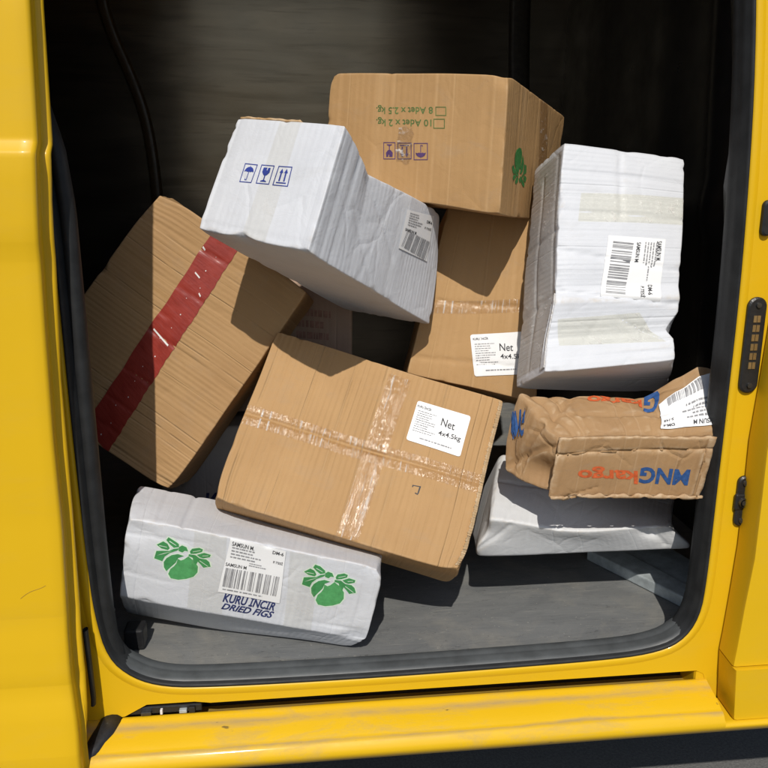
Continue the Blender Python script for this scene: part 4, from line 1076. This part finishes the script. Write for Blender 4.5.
# ---- white fig carton at the front
c, r_ = parcel('F', 'fig_box', 'white cardboard box printed with green figs lying on the van floor', 'cardboard box', 'white_f', seed=16, amp=0.0014, r=0.0035,
               dents=[((0.0, 1.0, 0.0), (0.05, 0.04, 0.05), (0.004, -0.004, 0.006)), ((0.04, 0.85, 0), (0.03, 0.03, 0.03), (0, 0, 0.006)), ((1.0, 1.0, 0.0), (0.03, 0.02, 0.04), (-0.008, -0.004, 0.004)), ((0.96, 0.0, 0), (0.02, 0.02, 0.02), (-0.002, 0.004, 0.004)), ((0.5, 0.5, 0), (0.16, 0.08, 0.05), (0, 0, -0.005)), ((0.42, 0, 0.85), (0.17, 0.05, 0.06), (0, -0.007, 0))],
               creases=[((0.93, 0, 0), (0.95, 1, 0), 0.0025, (0, 0, 0.002)), ((0, 0.80, 0), (0.30, 0.86, 0), 0.0022, (0, 0, 0.0022)), ((0, 0.32, 0), (0.2, 0.30, 0), 0.003, (0, 0, 0.0015)), ((0.06, 0, 0), (0.07, 1, 0), 0.0025, (0, 0, 0.0018)), ((0.75, 0.12, 0), (1, 0.10, 0), 0.002, (0, 0, 0.002)), ((0.12, 1, 0.0), (0.12, 1, 1), 0.002, (0, -0.003, 0)), ((0.22, 1, 0.0), (0.22, 1, 1), 0.002, (0, -0.003, 0))])
fig_print(c, 'front', UV['Ffig1'], r_, 'ink_green', 'ink_green_dk'); fig_print(c, 'front', UV['Ffig2'], r_, 'ink_green', 'ink_green_dk')
k = Ink(c, 'front', 0.0005)
q = UV['Fkuru']; write(c, 'front', 0.0005, [(q[0][0], q[0][1] + 0.085), (q[1][0], q[1][1] + 0.075), q[2], q[3]], 'KURU İNCİR', 'ink_navy', r_, 0.03, 0.25, 'printed_name')
write(c, 'front', 0.0005, UV['Fdried'], 'DRIED FIGS', 'ink_navy', r_, 0.03, 0.25, 'printed_name')
sheet('packing_tape', c, 'front', UV['Ftape1'], 0.0009, M['tape_soft'], r_); sheet('packing_tape', c, 'front', UV['Ftape2'], 0.0009, M['tape_soft'], r_)
lab = sheet('shipping_label', c, 'front', UV['Flab'], 0.0016, M['label'], r_)
k = Ink(c, 'front', 0.0021); k.bars(UV['Fbar'], 77); k.build('barcode', M['ink_grey'], lab)
write(c, 'front', 0.0021, UV['Fsam'], 'SAMSUN M.', 'ink_black', lab, 0.015); write(c, 'front', 0.0021, UV['Fsam2'], 'SAMSUN M', 'ink_black', lab, 0.015); write(c, 'front', 0.0021, UV['Fdm'], 'DM-6', 'ink_black', lab, 0.02)
q = UV['Flab']; write(c, 'front', 0.0021, sub_quad(q, 0.80, 0.97, 0.73, 0.79), 'P.TESİ', 'ink_black', lab, 0.02)
for a, n, s in (((0.06, 0.66, 0.64, 0.86), 4, 3), ((0.40, 0.72, 0.56, 0.64), 2, 4), ((0.06, 0.9, 0.03, 0.08), 1, 9)): small_print(c, 'front', 0.0021, sub_quad(q, *a), n, s, lab)

# ---- tall white carton on the right
c, r_ = parcel('G', 'cardboard_box', 'tall white cardboard box with creased ribs standing on the crushed brown box', 'cardboard box', 'white_g', seed=17, amp=0.0010, r=0.0022,
               kinks=[(1, [(0, 0), (0.05, -0.002), (0.11, -0.003), (0.155, -0.016), (0.18, -0.012), (0.235, 0.001), (1, 0)], (1, 0, 0), [(0, 4), (2, -2)]), (1, [(0, 0), (0.06, 0.002), (0.15, 0.012), (0.25, 0.002), (0.30, -0.004), (0.36, 0.004), (0.45, 0), (1, 0)], (0, 0, 1), [(2, -3)])],
               dents=[ ((0.0, 0.38, 0.0), (0.02, 0.12, 0.05), (0.007, 0, 0.004)), ((0.5, 1.0, 0.0), (0.10, 0.02, 0.05), (0, -0.003, 0.002)), ((0.0, 0.30, 0.3), (0.02, 0.06, 0.06), (0.008, 0, 0))],
               creases=[((0, 0.35, 0), (1, 0.27, 0), 0.0022, (0, 0, 0.006)), ((0, 0.53, 0), (1, 0.43, 0), 0.0021, (0, 0, 0.0035)), ((0, 0.70, 0), (1, 0.68, 0), 0.002, (0, 0, 0.003)), ((0, 0.875, 0), (1, 0.86, 0), 0.002, (0, 0, 0.003)), ((0, 0.12, 0), (1, 0.10, 0), 0.002, (0, 0, 0.003)), ((0, 0.06, 0), (1, 0.05, 0), 0.002, (0, 0, 0.003)), ((0.50, 0.68, 0), (0.45, 1, 0), 0.003, (0, 0, 0.003)), ((0.55, 0.22, 0), (0.95, 0.10, 0), 0.002, (0, 0, 0.003)), ((0.30, 0.12, 0), (0.42, 0.24, 0), 0.0015, (0, 0, 0.0015)), ((0, 0.35, 0), (0, 0.30, 1), 0.003, (0.004, 0, 0)), ((0, 0.62, 0), (0, 0.6, 1), 0.003, (0.003, 0, 0)), ((0, 0.1, 0.1), (0, 0.95, 0.15), 0.003, (0.003, 0, 0)), ((0, 0.05, 0.55), (0, 0.9, 0.6), 0.003, (0.004, 0, 0))])
sheet('packing_tape', c, 'front', UV['Gt1'], 0.0009, M['tape_yellow'], r_); sheet('packing_tape', c, 'front', UV['Gt2'], 0.0009, M['tape_yellow'], r_)
sheet('packing_tape', c, 'left', [(0.02, 0.97), (0.97, 0.97), (0.97, 0.04), (0.02, 0.04)], 0.0009, M['tape_side'], r_)
lab = sheet('shipping_label', c, 'front', UV['Glab'], 0.0014, M['label'], r_)
k = Ink(c, 'front', 0.0019); k.bars(UV['Gbar'], 55, 't'); k.build('barcode', M['ink_grey'], lab)
turn = lambda q: [q[3], q[0], q[1], q[2]]           # lettering reading upwards in the photo
down = lambda q: [q[1], q[2], q[3], q[0]]
write(c, 'front', 0.0019, UV['Gsam'], 'SAMSUN M.', 'ink_black', lab, 0.015); write(c, 'front', 0.0019, UV['Gsam2'], 'SAMSUN M', 'ink_black', lab, 0.015); write(c, 'front', 0.0019, UV['Gdm'], 'DM-6', 'ink_black', lab, 0.02)
q = UV['Glab']; write(c, 'front', 0.0019, down(sub_quad(q, 0.66, 0.74, 0.04, 0.22)), 'P.TESİ', 'ink_black', lab, 0.02)
small_print(c, 'front', 0.0019, down(sub_quad(q, 0.62, 0.86, 0.30, 0.93)), 5, 14, lab)

sheet('corrugated_edge', c, 'left', [(0.86, 0.30), (0.99, 0.34), (0.99, 0.02), (0.86, 0.02)], 0.002, M['white_g'], r_, step=0.0016, ragged=0.0010, thick=0.002, freq=(500, 1000))
# ---- crushed brown carton lower right
c, r_ = parcel('H', 'crushed_box', 'crushed brown cardboard box with upside-down blue and orange lettering', 'cardboard box', 'brown_h', seed=18, amp=0.0030, kinks=[(0, [(0, 0.012), (0.10, 0.002), (0.25, 0), (0.64, -0.004), (0.74, 0.030), (0.84, 0.047), (0.91, 0.036), (1, 0.0)], (0, 1, 0.25), [(1, 3), (2, 1.3)])], crumple=0.0032, crumple_scale=24.0, r=0.008,
               dents=[((0.0, 0.25, 0.0), (0.05, 0.04, 0.06), (0.020, 0.0, 0.018)), ((0.5, 1.0, 0.5), (0.16, 0.05, 0.08), (0, 0.012, 0.0)), ((1.0, 1.0, 0.9), (0.05, 0.05, 0.06), (0, 0.012, 0)), ((0.0, 0.6, 0.5), (0.04, 0.06, 0.05), (-0.010, 0, 0)), ((1.0, 0.95, 0.25), (0.05, 0.05, 0.07), (0.016, 0.004, 0))],
               creases=[((0.10, 1, 0), (0.07, 1, 1), 0.004, (0, -0.007, 0)), ((0.16, 1, 0), (0.16, 1, 1), 0.003, (0, -0.005, 0)), ((0.42, 1, 0), (0.45, 1, 1), 0.003, (0, -0.003, 0)), ((0.6, 1, 0), (0.58, 1, 1), 0.003, (0, -0.003, 0)), ((0, 0.9, 0.75), (0, 0.1, 0.8), 0.004, (0.006, 0, 0)), ((0, 1, 0.15), (0.25, 1, 0.9), 0.004, (0, -0.006, 0)), ((0, 0.8, 0), (0, 0.1, 0.9), 0.004, (0.007, 0, 0)), ((0.2, 1, 0), (0.25, 1, 1), 0.004, (0, -0.004, 0)), ((0, 1, 0.45), (1, 1, 0.4), 0.003, (0, -0.004, 0)), ((0, 0.95, 0.3), (0, 0.1, 0.6), 0.004, (0.006, 0, 0))])
cf = Carton(BX['H'], r=0.001, seed=5, wear=0.3, amp=0.0012, crumple=0.0006, crumple_scale=14.0, creases=[((0, 0.72, 0), (1, 0.80, 0), 0.004, (0, 0, 0.003)), ((0.95, 1, 0), (0.955, 0, 0), 0.004, (0, 0, 0.004)), ((0.02, 0.1, 0), (0.05, 1, 0), 0.003, (0, 0, -0.002)), ((0.08, 0.0, 0), (0.30, 0.16, 0), 0.004, (0, 0, 0.002))])
flap = sheet('front_flap', cf, 'front', [(0.0, 1.0), (1.0, 0.985), (0.995, 0.0), (0.0, 0.0)], 0.009, M['brown_h'], r_, ragged=0.0012, thick=0.004, seed=3)
k = Ink(cf, 'front', 0.0097); k.text(UV['Hmng'], 'MNG', 0.035, 0.2); k.build('blue_lettering', M['ink_cargo_blue'], flap)
k = Ink(cf, 'front', 0.0097); k.text(UV['Hkar'], 'kargo', 0.03); k.build('orange_lettering', M['ink_orange'], flap)
sheet('bottom_lip', cf, 'front', [(0.0, 0.05), (0.995, 0.06), (1.0, 0.0), (0.0, 0.0)], 0.016, M['brown_h'], r_, ragged=0.002, thick=0.004, seed=9)
k = Ink(c, 'top', 0.0009); k.text(UV['Htop1'], 'kargo', 0.03); k.build('orange_lettering', M['ink_orange'], r_)
k = Ink(c, 'top', 0.0009); k.text(sub_quad(UV['Htop2'], 0.66, 1.0, 0, 1), 'G', 0.035, 0.2); k.build('blue_lettering', M['ink_cargo_blue'], r_)
k = Ink(c, 'left', 0.0032); k.text(UV['Hleft'], 'MNG', 0.035, 0.2); k.build('blue_lettering', M['ink_cargo_blue'], r_)
HL = [(0.97, 0.12), (0.635, 0.07), (0.665, 0.62), (0.90, 0.86)]
lab = sheet('shipping_label', c, 'top', HL, 0.0024, M['label'], r_)
k = Ink(c, 'top', 0.0031); k.bars(sub_quad(HL, 0.25, 0.85, 0.03, 0.25), 66); k.build('barcode', M['ink_grey'], lab)
write(c, 'top', 0.0031, sub_quad(HL, 0.10, 0.45, 0.84, 0.95), 'SAMSUN M', 'ink_black', lab, 0.015); write(c, 'top', 0.0031, sub_quad(HL, 0.74, 0.96, 0.84, 0.93), 'DM-6', 'ink_black', lab, 0.02); write(c, 'top', 0.0031, sub_quad(HL, 0.74, 0.94, 0.66, 0.75), '5-14:8', 'ink_black', lab, 0.02)
small_print(c, 'top', 0.0031, sub_quad(HL, 0.06, 0.70, 0.36, 0.78), 5, 44, lab)

# ---- white parcel beneath it
c, r_ = parcel('I', 'flat_parcel', 'flat white parcel under the crushed brown box with a folded front edge', 'parcel', 'white_i', seed=19, amp=0.0026, r=0.007,
               dents=[((0.45, 1.0, 0.0), (0.13, 0.05, 0.05), (0, -0.017, -0.004)), ((1.0, 0.25, 0.02), (0.03, 0.03, 0.04), (0.012, 0.0, -0.006)), ((0.86, 0.8, 0.0), (0.02, 0.03, 0.03), (0, -0.006, 0.008)), ((0.0, 0.3, 0.02), (0.03, 0.03, 0.04), (-0.006, 0.0, -0.004)), ((0.5, 0.0, 0.0), (0.15, 0.05, 0.08), (0, -0.004, 0)), ((1.0, 0.7, 0.0), (0.03, 0.03, 0.04), (-0.006, 0.006, 0.0)), ((0.0, 0.7, 0.05), (0.03, 0.03, 0.04), (0.004, -0.006, 0.006))],
               creases=[((0.1, 1, 0.0), (0.16, 1, 1), 0.003, (0, -0.003, 0)), ((0, 1, 0.55), (0.4, 1, 0.5), 0.003, (0, -0.004, 0)), ((0.0, 0.2, 0.0), (0.12, 0.9, 0.0), 0.004, (0, 0, 0.004)), ((0.9, 0.2, 0.0), (0.88, 0.9, 0.0), 0.004, (0, 0, 0.004))])

# ---- two boxes deep in the pile, glimpsed in the gaps
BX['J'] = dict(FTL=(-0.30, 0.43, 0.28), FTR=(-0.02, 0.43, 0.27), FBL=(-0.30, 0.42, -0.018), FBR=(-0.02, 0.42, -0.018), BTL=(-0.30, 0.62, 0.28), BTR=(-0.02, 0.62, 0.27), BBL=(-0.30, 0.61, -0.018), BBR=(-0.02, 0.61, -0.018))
c, r_ = parcel('J', 'cardboard_box', 'shadowed white box in the gap behind the red-taped box and the large brown box', 'cardboard box', 'white_shaded', seed=20)
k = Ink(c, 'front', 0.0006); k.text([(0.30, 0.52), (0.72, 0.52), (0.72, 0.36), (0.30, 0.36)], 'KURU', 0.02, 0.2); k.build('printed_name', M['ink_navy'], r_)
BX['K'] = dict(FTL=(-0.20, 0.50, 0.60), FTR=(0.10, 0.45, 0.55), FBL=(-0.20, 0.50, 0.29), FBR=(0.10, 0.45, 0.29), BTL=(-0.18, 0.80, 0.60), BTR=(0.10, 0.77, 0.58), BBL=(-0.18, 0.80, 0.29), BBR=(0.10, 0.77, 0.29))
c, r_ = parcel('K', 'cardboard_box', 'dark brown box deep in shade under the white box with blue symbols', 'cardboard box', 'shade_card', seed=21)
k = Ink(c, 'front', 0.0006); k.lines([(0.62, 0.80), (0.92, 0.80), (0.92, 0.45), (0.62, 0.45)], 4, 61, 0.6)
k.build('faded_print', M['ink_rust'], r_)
